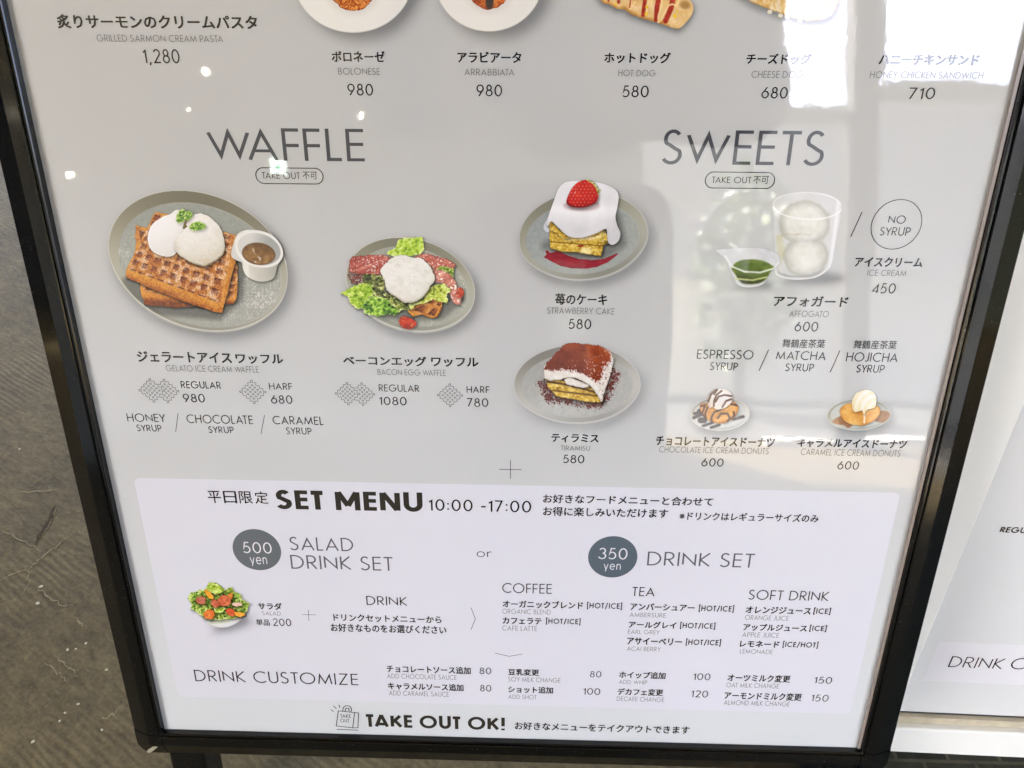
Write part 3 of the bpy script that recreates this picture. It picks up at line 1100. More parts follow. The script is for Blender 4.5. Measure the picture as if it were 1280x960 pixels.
# take out line and its bag drawing
en('heading', 'TAKE OUT OK!', 457.8, 631, 894.6, 910.4, (44, 41, 34), .25, .15)
jp('offer_note', 'お好きなメニューをテイクアウトできます', 643.4, 861.7, 904.8, 914.6, bold=.018)
INKB = (52, 50, 46)
bag = stroke('bag_drawing', [(423, 888.3), (420.3, 907.3), (441, 909.5), (443.3, 890.5), (423, 888.3)], .75, INKB)
for q in ([(443.3, 890.2), (448.3, 891), (447.5, 909.5), (441, 909.6)], [(428.5, 888.5), (429.2, 884), (432, 882), (437, 882.3), (439.4, 885), (439, 889.5)], [(431.5, 888.8), (432.2, 885.4), (436, 885.2), (436.6, 889)],
          [(421, 911.3), (447.8, 912.6)], [(413.5, 886.8), (417.2, 889.2)], [(416.8, 882), (420.6, 885.6)], [(423.8, 880.8), (425, 884.4)]):
    s_ = stroke('line', q, .75, INKB, Z_TEXT + .02)
    s_.parent = bag
en('badge_text', 'TAKE', 425.5, 438.6, 892.6, 897, INKB, .15)
en('badge_text', 'OUT', 425.4, 436.6, 898.4, 902.6, INKB, .15)

# ------------------------------------------------------------------ sheet on the white board
sheet2 = empty('second_menu_sheet', MX2)
tag(sheet2, 'glossy menu sheet in the white stand, only its DRINK heading and edge showing', 'menu poster')


def second_quad(name, pts, col, z):
    return link_mesh(name, [(a, c, z) for a, c in pts], [tuple(range(len(pts)))], ink('second ' + name, col), sheet2)


second_quad('paper', [(x2, yb2), (x2 + .6, yb2), (x2 + .6, .88), (x2, .88)], (224, 226, 222), .0006)
pa = [to_second(1172, 801), to_second(1280, 806)[0:2], to_second(1280, 856), to_second(1155, 849)]
yt, yl = (to_second(1230, 803.5)[1], to_second(1230, 853.5)[1])
xl2 = to_second(1164, 825)[0]
second_quad('set_menu_panel', [(xl2, yl), (x2 + .58, yl), (x2 + .58, yt), (xl2, yt)], (232, 232, 232), .0008)


def on_second(x, y):
    return to_second(float(x), float(y))


K2 = dict(plane=on_second, par=sheet2, z=1.0)
en('heading', 'DRINK', 1186.3, 1254.8, 820.6, 834.2, (30, 30, 30), .085, **K2)
en('heading', 'CUSTOMIZE', 1262, 1420, 824.5, 838.5, (30, 30, 30), .085, **K2)
en('portion', 'REGULAR', 1249.4, 1305, 658.5, 665.5, (24, 24, 24), .19, **K2)
bpy.data.objects.remove(_to)
# ================================================================== PRINTED DISH PICTURES
# flat printed pictures, each part a fine sheet whose print colours are worked out from shapes and noise
def _hash(ix, iy, seed):
    h = (ix.astype(np.int64) * 374761393 + iy.astype(np.int64) * 668265263 + seed * 1442695041) & 0xffffffff
    h = ((h ^ (h >> 13)) * 1274126177) & 0xffffffff
    return ((h ^ (h >> 16)) & 0xffff) / 65535.0


def vnoise(x, y, seed=0):
    ix, iy = np.floor(x), np.floor(y)
    fx, fy = x - ix, y - iy
    fx, fy = fx * fx * (3 - 2 * fx), fy * fy * (3 - 2 * fy)
    a, b_, c, d = _hash(ix, iy, seed), _hash(ix + 1, iy, seed), _hash(ix, iy + 1, seed), _hash(ix + 1, iy + 1, seed)
    return (a * (1 - fx) + b_ * fx) * (1 - fy) + (c * (1 - fx) + d * fx) * fy


def fbm(x, y, seed=0, octv=4):
    s, a, t = 0, .5, 0
    for k in range(octv):
        s = s + a * vnoise(x, y, seed + 17 * k)
        t += a
        a *= .55
        x, y = x * 2.03 + 3.1, y * 2.03 + 1.7
    return s / t


def sst(e0, e1, x):
    t = np.clip((x - e0) / (e1 - e0), 0, 1)
    return t * t * (3 - 2 * t)


def mixc(a, b_, m):
    m = np.asarray(m)[..., None]
    return np.asarray(a, float) * (1 - m) + np.asarray(b_, float) * m


def ramp(t, stops):
    t = np.asarray(t)
    xs = [s[0] for s in stops]
    return np.stack([np.interp(t, xs, [s[1][k] for s in stops]) for k in range(3)], -1)


def ell(cx, cy, a, b_, deg=0.0):
    """ellipse: signed distance, about exact near the edge"""
    t = math.radians(deg)
    ct, st = math.cos(t), math.sin(t)

    def f(x, y):
        u, v = (x - cx) * ct + (y - cy) * st, -(x - cx) * st + (y - cy) * ct
        q = np.sqrt((u / a) ** 2 + (v / b_) ** 2) + 1e-9
        g = np.sqrt((u / a ** 2) ** 2 + (v / b_ ** 2) ** 2) / q + 1e-9
        return (q - 1) / g
    f.uv = lambda x, y: (((x - cx) * ct + (y - cy) * st) / a, (-(x - cx) * st + (y - cy) * ct) / b_)
    f.box = (cx - max(a, b_), cy - max(a, b_), cx + max(a, b_), cy + max(a, b_))
    return f


def ell_cov(cx, cy, A, B, lean):
    """ellipse from its half width, half height and how far its rightmost point lies below the centre"""
    c = np.array([[A * A, A * lean], [A * lean, B * B]])
    w, v = np.linalg.eigh(c)
    if A >= B:
        k = 1
    else:
        k = 0
    ax = v[:, k] * (1 if v[0, k] >= 0 else -1)
    return ell(cx, cy, math.sqrt(w[k]), math.sqrt(w[1 - k]), math.degrees(math.atan2(ax[1], ax[0])))


def smooth_loop(pts, n=6):
    """closed Catmull-Rom curve through pts"""
    P = np.array(pts, float)
    out = []
    for i in range(len(P)):
        p0, p1, p2, p3 = P[i - 1], P[i], P[(i + 1) % len(P)], P[(i + 2) % len(P)]
        for k in range(n):
            t = k / n
            out.append(.5 * (2 * p1 + (p2 - p0) * t + (2 * p0 - 5 * p1 + 4 * p2 - p3) * t * t + (3 * p1 - p0 - 3 * p2 + p3) * t ** 3))
    return out


def poly(pts, rnd=0.0, rough=0.0, rscale=12.0, seed=0):
    P = np.array(pts, float)

    def f(x, y):
        if rough:
            x = x + rough * (fbm(x / rscale, y / rscale, seed + 5, 3) - .5) * 2
            y = y + rough * (fbm(x / rscale + 9, y / rscale + 4, seed + 8, 3) - .5) * 2
        best = np.full(x.shape, 1e18)
        ins = np.zeros(x.shape, bool)
        for i in range(len(P)):
            a, c = P[i], P[(i + 1) % len(P)]
            e = c - a
            wx, wy = x - a[0], y - a[1]
            t = np.clip((wx * e[0] + wy * e[1]) / (e @ e + 1e-9), 0, 1)
            best = np.minimum(best, (wx - e[0] * t) ** 2 + (wy - e[1] * t) ** 2)
            if abs(e[1]) > 1e-9:
                cond = (a[1] > y) != (c[1] > y)
                ins ^= cond & (x < a[0] + e[0] * (y - a[1]) / e[1])
        d = np.sqrt(best)
        return np.where(ins, -d, d) - rnd
    m = rnd + rough
    f.box = (P[:, 0].min() - m, P[:, 1].min() - m, P[:, 0].max() + m, P[:, 1].max() + m)
    return f


def line_d(pts, x, y):
    best = np.full(x.shape, 1e18)
    for a, c in zip(pts[:-1], pts[1:]):
        ex, ey = c[0] - a[0], c[1] - a[1]
        wx, wy = x - a[0], y - a[1]
        t = np.clip((wx * ex + wy * ey) / (ex * ex + ey * ey + 1e-9), 0, 1)
        best = np.minimum(best, (wx - ex * t) ** 2 + (wy - ey * t) ** 2)
    return np.sqrt(best)


class Pic:
    """one dish picture: o = corner of the measured window, s = its enlargement"""

    def __init__(s, ox, oy, sc):
        s.o, s.s, s.z = (ox, oy), sc, Z_TEXT

    def layer(s, name, sd, col, parent=None, step=.72, dz=.05, alpha=False, ao=0.0, ao_d=(2.4, 3.2), ao_g=3.2):
        if ao:
            s.contact(sd, ao, ao_d, ao_g, parent)
        s.z += dz
        x0, y0, x1, y1 = sd.box
        h = step * s.s
        xs, ys = np.arange(x0 - 2 * h, x1 + 2.5 * h, h), np.arange(y0 - 2 * h, y1 + 2.5 * h, h)
        x, y = np.meshgrid(xs, ys)
        d = sd(x, y)
        if not alpha:
            gy, gx = np.gradient(d, h)
            gl = np.maximum(np.hypot(gx, gy), .35)
            out = (d > 0) & (d < 1.6 * h)
            mv = np.where(out, d / gl, 0)
            x2_, y2_ = x - mv * gx / gl, y - mv * gy / gl
            lim = 1.6 * h
            x2_, y2_ = np.clip(x2_, x - lim, x + lim), np.clip(y2_, y - lim, y + lim)
        else:
            x2_, y2_ = x, y
        n, k = x.shape
        idx = np.arange(n * k).reshape(n, k)
        q = np.stack([idx[:-1, :-1], idx[1:, :-1], idx[1:, 1:], idx[:-1, 1:]], -1).reshape(-1, 4)
        dq = d.ravel()[q]
        q = q[(dq.min(1) < 0) & (dq.max(1) < 1.6 * h)] if not alpha else q[dq.min(1) < 0]
        used, inv_ = np.unique(q, return_inverse=True)
        q = inv_.reshape(-1, 4)
        px, py = x2_.ravel()[used], y2_.ravel()[used]
        c = np.asarray(col(px, py, np.minimum(d.ravel()[used], 0)), float)
        X, Y = to_sheet(s.o[0] + px / s.s, s.o[1] + py / s.s)
        v = np.stack([X / 1000, Y / 1000, np.full_like(X, s.z / 1000)], -1)
        return fast_mesh(name, v, q, c, soft_ink_mat() if alpha else picture_mat(), parent or poster)

    def contact(s, base, dark, off, grow, parent):
        """the picture's own dark edge where one piece of food lies on another"""
        x0, y0, x1, y1 = base.box
        g = grow * s.s
        dx, dy = off[0] * s.s * .5, off[1] * s.s * .5

        def sd(x, y):
            return base(x - dx, y - dy) - g
        sd.box = (x0 + dx - g, y0 + dy - g, x1 + dx + g, y1 + dy + g)

        def col(x, y, d):
            a = dark * (1 - sst(-g * .3, g, base(x - dx, y - dy))) ** 1.3
            return np.concatenate([np.tile(np.array([26., 20., 14.]), (len(x), 1)), a[:, None]], 1)
        s.layer('shadow', sd, col, parent, step=1.4, dz=.03, alpha=True)

    def shade(s, base, dx, dy, grow, dark, parent=None, tone=(40, 40, 44)):
        """the soft printed shadow on the table round a dish"""
        x0, y0, x1, y1 = base.box

        def sd(x, y):
            return base(x - dx, y - dy) - grow
        sd.box = (x0 + dx - grow, y0 + dy - grow, x1 + dx + grow, y1 + dy + grow)

        def col(x, y, d):
            dd = base(x - dx, y - dy)
            a = dark * (1 - sst(-grow * .5, grow, dd)) ** 1.6
            return np.concatenate([np.tile(np.array(tone, float), (len(x), 1)), a[:, None]], 1)
        s.z = Z_SHADE - .05
        o = s.layer('shadow', sd, col, parent, step=2.2, alpha=True)
        s.z = Z_TEXT - .02
        return o


def plate(pic, name, outer, inner, rim_w, wall_top, wall_low, floor_a, floor_b, rim, under, under_w, seed=1, extra=None, parent=None):
    """coupe plate seen at a slant: light rim line, shaded inner wall, flat floor"""
    def col(x, y, d):
        di = inner(x, y)
        u, v = outer.uv(x, y)
        n = fbm(x / (pic.s * 3), y / (pic.s * 3), seed, 3) - .5
        wall = mixc(wall_top, wall_low, sst(-.9, .55, v + .35 * u))
        wall = wall * (1 + .10 * np.cos(np.arctan2(v, u) * 2 + .6))[..., None]
        flo = mixc(floor_a, floor_b, sst(-.8, .8, .4 * u + .6 * v + .6 * n))
        flo = flo + (n * 12)[..., None] + crumb(pic, x, y, seed + 60, 14)
        flo = flo * (1 + .07 * np.exp(-((u + .45) ** 2 + (v - .45) ** 2) * 6))[..., None]
        c = mixc(flo, wall, sst(-1.2, 1.2, di / pic.s * 1.2))
        c = mixc(c, np.clip(np.asarray(rim) * .92, 0, 255), .5 * (1 - sst(.2, 1.0, np.abs(di) / pic.s)) * sst(-.2, .5, u * .7 - v))
        if extra is not None:
            c = extra(x, y, c, di)
        dd = -d / pic.s
        low = sst(.1, .75, v + .12 * u)
        c = mixc(c, under, low * (1 - sst(under_w - .7, under_w + .4, dd)))
        edge_at = under_w * low
        c = mixc(c, rim, (1 - sst(rim_w * .6, rim_w * 1.3, np.abs(dd - edge_at - rim_w * .5))) * .95)
        c = mixc(c, np.asarray(under) * .8, low * (1 - sst(0, .9, dd)) * .6)
        return c
    return pic.layer(name, outer, col, parent)


def crumb(pic, x, y, seed, amt):
    """fine printed grain, as brightness steps"""
    return (amt * (fbm(x / (pic.s * .8), y / (pic.s * .8), seed, 3) - .5))[..., None]


def dome(fn, x, y, light=(-.45, -.6, .66)):
    u, v = fn.uv(x, y)
    h = np.sqrt(np.clip(1 - u * u - v * v, 0, 1))
    return np.clip(u * light[0] + v * light[1] + h * light[2], -1, 1)


def quad_uv(quad):
    """projective map of a quadrilateral (TL, TR, BR, BL) to the unit square"""
    A, bb = [], []
    for (x, y), (u, v) in zip(quad, ((0, 0), (1, 0), (1, 1), (0, 1))):
        A += [[x, y, 1, 0, 0, 0, -u * x, -u * y], [0, 0, 0, x, y, 1, -v * x, -v * y]]
        bb += [u, v]
    h = np.linalg.solve(np.array(A, float), np.array(bb, float))

    def f(x, y):
        w = h[6] * x + h[7] * y + 1
        return (h[0] * x + h[1] * y + h[2]) / w, (h[3] * x + h[4] * y + h[5]) / w
    return f


WAF = [(0, (58, 18, 6)), (.25, (104, 44, 16)), (.45, (154, 82, 28)), (.62, (196, 122, 44)), (.8, (224, 160, 74)), (1, (240, 204, 134))]


def waffle_col(pic, quad, nu, nv, seed, sugar=.5, face=None):
    uv = quad_uv(quad)

    def col(x, y, d):
        u, v = uv(x, y)
        n1, n2 = fbm(x / (pic.s * 1.1), y / (pic.s * 1.1), seed, 3), fbm(x / (pic.s * 5), y / (pic.s * 5), seed + 4, 3)
        fu, fv = np.mod(u * nu + .15, 1), np.mod(v * nv + .15, 1)
        eu, ev = np.minimum(fu - .24, .90 - fu), np.minimum(fv - .24, .90 - fv)
        pit = sst(-.03, .10, np.minimum(eu, ev))
        t = .64 + .55 * (n1 - .5) + .40 * (n2 - .5)
        inside = .34 + .26 * (fv - .5) + .26 * (fu - .5) + .55 * (n1 - .5)
        inside = inside - .25 * (1 - sst(.02, .22, fv - .24)) - .16 * (1 - sst(.02, .2, fu - .24))
        t = t * (1 - pit) + inside * pit
        c = ramp(t, WAF)
        s1 = vnoise(x / (pic.s * .55), y / (pic.s * .55), seed + 9)
        powder = sugar * sst(.42, .80, n2 + .25 * (s1 - .5)) * sst(.35, .8, s1) * (1 - .45 * pit)
        c = mixc(c, (238, 226, 208), np.clip(powder * 1.25, 0, .85))
        side = sst(0, .015, np.maximum(np.maximum(-u, u - 1), np.maximum(-v, v - 1)))
        sidec = ramp(.70 + .6 * (n1 - .5) + .25 * (n2 - .5) - .45 * sst(1.02, 1.2, v) - .3 * sst(1.0, 1.12, u), [(0, (70, 26, 8)), (.4, (160, 84, 20)), (.65, (212, 140, 40)), (1, (236, 184, 90))])
        return mixc(c, sidec, side)
    return col


def leafy(pic, seed, dark=(34, 74, 18), mid=(104, 160, 34), bright=(190, 222, 84), sc=3.4):
    def col(x, y, d):
        n = fbm(x / (pic.s * sc), y / (pic.s * sc), seed, 4)
        r = 1 - np.abs(2 * fbm(x / (pic.s * sc * 1.3) + 5, y / (pic.s * sc * .8), seed + 3, 3) - 1)
        n9 = fbm(x / (pic.s * sc * .45), y / (pic.s * sc * .45), seed + 11, 3)
        t = .10 + .95 * n + .75 * (r - .65) + .35 * (n9 - .5)
        rib = np.abs(np.sin((x * .7 + y) / (pic.s * 2.2) + 5 * n))
        t = t + .22 * (rib - .6)
        t = t + .16 * (1 - sst(0, 1.6 * pic.s, -d)) - .10 * sst(1.2 * pic.s, 4 * pic.s, -d)
        c = ramp(t, [(0, np.array(dark) * .6), (.2, dark), (.5, mid), (.8, bright), (1, (228, 240, 160))])
        return mixc(c, (236, 244, 190), .35 * sst(.62, .8, n9) * sst(.6, .8, t))
    return col


def speck(x, y, sc, seed, lo=.7, hi=.85):
    return sst(lo, hi, vnoise(x / sc, y / sc, seed))


# ------------------------------------------------------------------ gelato waffle
p = Pic(120, 230, 4.923)
outer = ell_cov(628, 476, 553, 440, 92)
inner = ell_cov(640, 500, 500, 385, 86)


def sugar_floor(x, y, c, di):
    w = fbm(x / 60, y / 60, 31, 3)
    zone = np.maximum(np.exp(-(((x - 960) / 190) ** 2 + ((y - 680) / 150) ** 2)), .75 * np.exp(-(((x - 190) / 70) ** 2 + ((y - 430) / 110) ** 2)))
    zone = np.maximum(zone, .5 * np.exp(-(((x - 800) / 160) ** 2 + ((y - 800) / 60) ** 2)))
    s_ = sst(.62, .9, vnoise(x / 4.2, y / 4.2, 77) * .7 + w * .45) * zone * (di < 0)
    c = mixc(c, (226, 226, 218), np.clip(1.3 * s_, 0, .9))
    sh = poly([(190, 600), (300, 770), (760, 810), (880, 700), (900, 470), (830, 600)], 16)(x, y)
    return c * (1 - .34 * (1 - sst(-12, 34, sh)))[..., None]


p.shade(outer, 26, 34, 105, .34)
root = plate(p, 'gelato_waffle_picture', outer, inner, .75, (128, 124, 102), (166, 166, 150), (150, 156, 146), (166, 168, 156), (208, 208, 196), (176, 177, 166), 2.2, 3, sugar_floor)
lower = poly([(250, 262), (430, 300), (860, 480), (868, 650), (846, 728), (620, 745), (470, 752), (302, 738), (282, 640), (250, 395)], 6, 8, 40, 3)
p.layer('lower_waffle', lower, waffle_col(p, [(250, 268), (900, 470), (850, 700), (300, 668)], 8, 5, 12, .35), root, ao=0.55)
upper = poly([(366, 180), (430, 186), (862, 322), (858, 470), (772, 786), (730, 780), (470, 690), (190, 572), (192, 528)], 5, 5, 30, 9)
p.layer('upper_waffle', upper, waffle_col(p, [(366, 182), (850, 318), (762, 728), (204, 520)], 9.0, 7.2, 21, .95), root, ao=0.7)
cream = poly(smooth_loop([(322, 335), (345, 255), (410, 205), (462, 185), (500, 160), (560, 180), (590, 240), (560, 330), (510, 400), (470, 440), (410, 440), (345, 405)]), 2)
cd = ell(440, 320, 150, 150)


def cream_col(x, y, d):
    L = dome(cd, x, y, (-.35, -.55, .7))
    n = fbm(x / 60, y / 60, 41, 3)
    return ramp(.55 + .4 * L + .10 * (n - .5) + .10 * (1 - sst(0, 22, -d)) * (x < 420), [(0, (176, 174, 160)), (.45, (218, 217, 208)), (.75, (236, 236, 230)), (1, (248, 248, 245))])


p.layer('cream_scoop', cream, cream_col, root, ao=0.45)
ice = poly(smooth_loop([(484, 368), (510, 320), (555, 270), (575, 215), (640, 182), (715, 215), (765, 270), (790, 345), (790, 410), (760, 455), (700, 492), (660, 503), (600, 485), (540, 455), (495, 410)]), 2, 5, 18, 15)
idm = ell(648, 340, 152, 165)


def ice_col(x, y, d):
    L = dome(idm, x, y, (-.25, -.5, .7))
    n = fbm(x / 26, y / 26, 51, 4)
    low = sst(380, 500, y + .2 * (x - 640))
    c = ramp(.55 + .40 * L + .22 * (n - .5), [(0, (150, 142, 112)), (.4, (208, 202, 182)), (.7, (232, 229, 216)), (1, (247, 246, 240))])
    c = mixc(c, (206, 190, 150), .55 * low * sst(.45, .75, n))
    c = c + crumb(p, x, y, 55, 46) * (.5 + .5 * low[..., None])
    return mixc(c, (120, 92, 56), .7 * (1 - sst(0, 12, -d)) * low)


p.layer('ice_cream_scoop', ice, ice_col, root, ao=0.6)
for q, sd_ in (([(496, 205), (515, 165), (545, 155), (560, 190), (545, 225), (512, 240), (498, 225)], 61), ([(545, 200), (560, 165), (585, 170), (596, 192), (575, 220), (552, 222)], 62), ([(578, 262), (600, 238), (640, 230), (682, 258), (655, 280), (610, 285), (584, 276)], 63)):
    lf = poly(smooth_loop(q), 1, 3, 10, sd_)

    def lcol(x, y, d, q=q, sd_=sd_):
        c = leafy(p, sd_, (30, 62, 14), (72, 128, 30), (150, 192, 66), 2.2)(x, y, d)
        a, b2 = q[0], q[len(q) // 2]
        return mixc(c, (176, 208, 110), .5 * (1 - sst(1, 5, line_d([a, b2], x, y))))
    p.layer('mint_leaf', lf, lcol, root, ao=0.3)
stem = poly([(536, 272), (546, 240), (556, 215), (562, 218), (556, 250), (566, 262), (556, 266), (546, 276)], 1)
p.layer('mint_stem', stem, lambda x, y, d: np.tile([104., 92., 44.], (len(x), 1)), root)
jug = poly(smooth_loop([(836, 440), (846, 380), (868, 318), (905, 288), (960, 280), (1020, 288), (1085, 312), (1130, 360), (1152, 410), (1148, 455), (1118, 500), (1108, 545), (1090, 580), (1040, 597), (985, 592), (930, 562), (908, 520), (900, 480), (868, 466)]), 1)
mouth = ell(1006, 398, 146, 104, 18)
syr = ell(1004, 428, 103, 68, 8)


def jug_col(x, y, d):
    L = sst(1130, 860, x)
    n = fbm(x / 40, y / 40, 71, 3)
    out = ramp(.30 + .6 * L + .15 * (n - .5) + .35 * (1 - sst(0, 22, np.abs(x - 930))), [(0, (150, 150, 138)), (.5, (196, 196, 182)), (1, (232, 231, 220))])
    dm = mouth(x, y)
    ins = mixc((214, 214, 206), (164, 168, 160), sst(-.6, .4, (mouth.uv(x, y)[0])))
    c = mixc(out, ins, 1 - sst(-6, 4, np.minimum(dm, np.where(x < 905, 60 - (y - 300) * .9 + (x - 870), 1e9))))
    c = mixc(c, (238, 238, 230), (1 - sst(4, 13, np.abs(dm + 2))) * .95)
    ds = syr(x, y)
    sc = ramp(.45 + .8 * (fbm(x / 30, y / 22, 73, 4) - .5) + .25 * syr.uv(x, y)[1], [(0, (84, 54, 22)), (.5, (140, 100, 50)), (1, (186, 150, 96))])
    sc = mixc(sc, (90, 62, 30), 1 - sst(0, 14, -ds))
    sc = mixc(sc, (224, 214, 192), .75 * (1 - sst(2, 7, line_d([(968, 398), (985, 438), (1016, 456), (1006, 484), (985, 476)], x, y) + 22 * (fbm(x / 14, y / 14, 75, 3) - .45))))
    return mixc(c, sc, 1 - sst(-4, 4, ds))


p.layer('syrup_jug', jug, jug_col, root, ao=0.45)

# ------------------------------------------------------------------ bacon and egg waffle
p = Pic(410, 280, 6.0)
outer = ell_cov(618, 458, 486, 362, 62)
inner = ell_cov(622, 470, 425, 300, 55)


def cheese_floor(x, y, c, di):
    s_ = speck(x, y, 9, 91, .70, .84) * sst(.4, .65, fbm(x / 70, y / 70, 92, 3)) * (di < 0) * sst(300, 800, x + .5 * y)
    c = mixc(c, (220, 220, 206), .8 * s_)
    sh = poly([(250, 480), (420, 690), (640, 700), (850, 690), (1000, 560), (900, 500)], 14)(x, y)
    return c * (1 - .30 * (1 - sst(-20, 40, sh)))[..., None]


p.shade(outer, 30, 36, 110, .34)
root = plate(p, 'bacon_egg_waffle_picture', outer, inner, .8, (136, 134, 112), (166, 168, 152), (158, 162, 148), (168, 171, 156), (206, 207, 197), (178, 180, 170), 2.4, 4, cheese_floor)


def bacon(seed, tint=(0, 0, 0)):
    def col(x, y, d):
        n = fbm(x / 20, y / 34, seed, 4)
        st = fbm(x / 60 + y / 24, y / 90, seed + 2, 3)
        c = ramp(.15 + .6 * st + .4 * (n - .5), [(0, (112, 34, 26)), (.35, (168, 70, 58)), (.6, (200, 112, 96)), (.85, (226, 170, 150)), (1, (240, 210, 190))])
        c = mixc(c, (244, 236, 222), .85 * speck(x, y, 8, seed + 4, .72, .84))
        c = mixc(c, (92, 30, 22), .5 * (1 - sst(0, 10, -d)))
        return c + np.array(tint)
    return col


p.layer('bacon', poly([(158, 330), (165, 275), (190, 245), (300, 236), (420, 232), (480, 262), (470, 300), (400, 345), (395, 380), (240, 372), (165, 362)], 3, 8, 22, 3), bacon(101), root, ao=0.38)
p.layer('bacon', poly([(150, 380), (250, 378), (420, 390), (380, 440), (230, 448), (180, 440)], 3, 8, 22, 4), bacon(104, (-62, -26, -24)), root, ao=0.38)
p.layer('lettuce', poly([(448, 205), (500, 180), (520, 165), (528, 118), (600, 104), (712, 100), (718, 180), (690, 222), (600, 240), (500, 245), (455, 228)], 2, 13, 20, 5), leafy(p, 111, (110, 150, 24), (164, 204, 40), (206, 228, 92)), root, ao=0.38)
p.layer('bacon', poly([(650, 245), (720, 218), (800, 240), (900, 268), (960, 310), (930, 345), (860, 335), (800, 360), (690, 300)], 3, 9, 20, 6), bacon(107, (18, 22, 18)), root, ao=0.38)
p.layer('lettuce', poly([(815, 335), (850, 315), (935, 335), (945, 395), (925, 410), (880, 360), (825, 350)], 2, 9, 16, 7), leafy(p, 117, (60, 84, 20), (124, 162, 44), (190, 214, 96)), root, ao=0.38)
p.layer('bacon', poly([(770, 345), (850, 345), (915, 375), (960, 440), (970, 480), (1000, 560), (985, 600), (940, 590), (915, 520), (860, 440), (780, 430)], 3, 8, 20, 8), bacon(121, (26, 40, 34)), root, ao=0.38)
p.layer('tomato', poly(smooth_loop([(960, 500), (985, 474), (1015, 490), (1018, 525), (995, 552), (965, 540)]), 1, 3, 10, 9), lambda x, y, d: mixc(ramp(fbm(x / 20, y / 20, 131, 3), [(0, (150, 36, 18)), (.6, (206, 76, 44)), (1, (232, 140, 100))]), (246, 226, 206), .6 * speck(x, y, 9, 132, .74, .86)), root, ao=0.38)
p.layer('lettuce', poly([(100, 520), (160, 480), (280, 438), (345, 460), (352, 520), (300, 560), (270, 625), (215, 632), (165, 580), (150, 545)], 2, 12, 20, 10), leafy(p, 135, (88, 128, 14), (152, 196, 36), (206, 226, 92), 4.4), root, ao=0.38)
p.layer('lettuce', poly([(262, 400), (290, 370), (400, 385), (430, 440), (420, 490), (470, 560), (440, 590), (380, 560), (345, 520), (330, 450), (275, 425)], 2, 11, 18, 11), leafy(p, 139, (26, 32, 18), (74, 88, 30), (132, 134, 62), 4.4), root, ao=0.38)
p.layer('lettuce', poly([(255, 620), (290, 565), (360, 540), (430, 560), (520, 600), (545, 640), (510, 680), (440, 665), (370, 688), (290, 668)], 2, 13, 20, 12), leafy(p, 143, (30, 66, 22), (96, 156, 30), (178, 218, 74), 4.2), root, ao=0.38)
p.layer('lettuce', poly([(420, 520), (500, 540), (620, 560), (640, 600), (600, 640), (530, 640), (470, 590)], 2, 12, 20, 13), leafy(p, 147, (30, 34, 14), (84, 98, 30), (160, 168, 66), 4.2), root, ao=0.38)
wq = [(640, 640), (720, 575), (860, 560), (830, 690)]
p.layer('waffle', poly([(600, 652), (720, 575), (800, 555), (862, 565), (850, 640), (820, 692), (780, 698), (700, 672), (640, 688)], 2, 5, 18, 14), waffle_col(p, [(610, 650), (800, 552), (868, 570), (790, 700)], 2.6, 1.6, 151, .15), root, ao=0.6)
p.layer('lettuce', poly([(610, 600), (640, 560), (720, 545), (740, 490), (800, 455), (870, 440), (915, 490), (890, 540), (895, 585), (850, 575), (790, 560), (720, 590), (660, 600), (630, 640)], 2, 12, 18, 15), leafy(p, 155, (92, 110, 20), (174, 196, 48), (218, 226, 110)), root, ao=0.38)
egg = poly(smooth_loop([(398, 345), (440, 290), (500, 245), (575, 230), (640, 250), (700, 258), (765, 310), (800, 400), (770, 460), (740, 510), (690, 560), (590, 588), (540, 560), (490, 530), (440, 490), (425, 420)]), 2, 9, 24, 16)
ed = ell(598, 400, 215, 195)


def egg_col(x, y, d):
    n = fbm(x / 34, y / 34, 161, 4)
    L = dome(ed, x, y, (-.1, -.35, .75))
    c = ramp(.5 + .4 * L + .2 * (n - .5), [(0, (166, 160, 130)), (.4, (210, 207, 188)), (.7, (234, 233, 222)), (1, (248, 248, 243))])
    c = mixc(c, (176, 170, 138), .22 * sst(.40, .85, fbm(x / 60, y / 44, 164, 3)))
    c = mixc(c, (110, 100, 70), .4 * speck(x, y, 8, 163, .93, .97) * sst(0, 30, -d))
    c = c + crumb(p, x, y, 167, 20)
    return mixc(c, (150, 146, 110), .55 * (1 - sst(0, 18, -d)) * sst(380, 560, y))


p.layer('poached_egg', egg, egg_col, root, ao=0.7)
p.layer('tomato', poly(smooth_loop([(535, 720), (560, 690), (610, 698), (655, 725), (662, 750), (620, 782), (565, 772), (540, 745)]), 1, 4, 12, 17), lambda x, y, d: mixc(ramp(.5 + .6 * (fbm(x / 26, y / 26, 165, 3) - .5) - .3 * sst(735, 780, y), [(0, (120, 20, 10)), (.5, (196, 52, 26)), (1, (232, 120, 60))]), (240, 210, 120), .7 * speck(x, y, 8, 166, .76, .88)), root, ao=0.38)

# ------------------------------------------------------------------ strawberry cake
p = Pic(630, 210, 6.4)
outer = ell_cov(636, 548, 520, 368, -24)
inner = ell_cov(628, 560, 452, 290, -24)


def cake_floor(x, y, c, di):
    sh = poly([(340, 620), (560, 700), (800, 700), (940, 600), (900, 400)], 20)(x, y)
    return c * (1 - .30 * (1 - sst(-30, 60, sh)))[..., None]


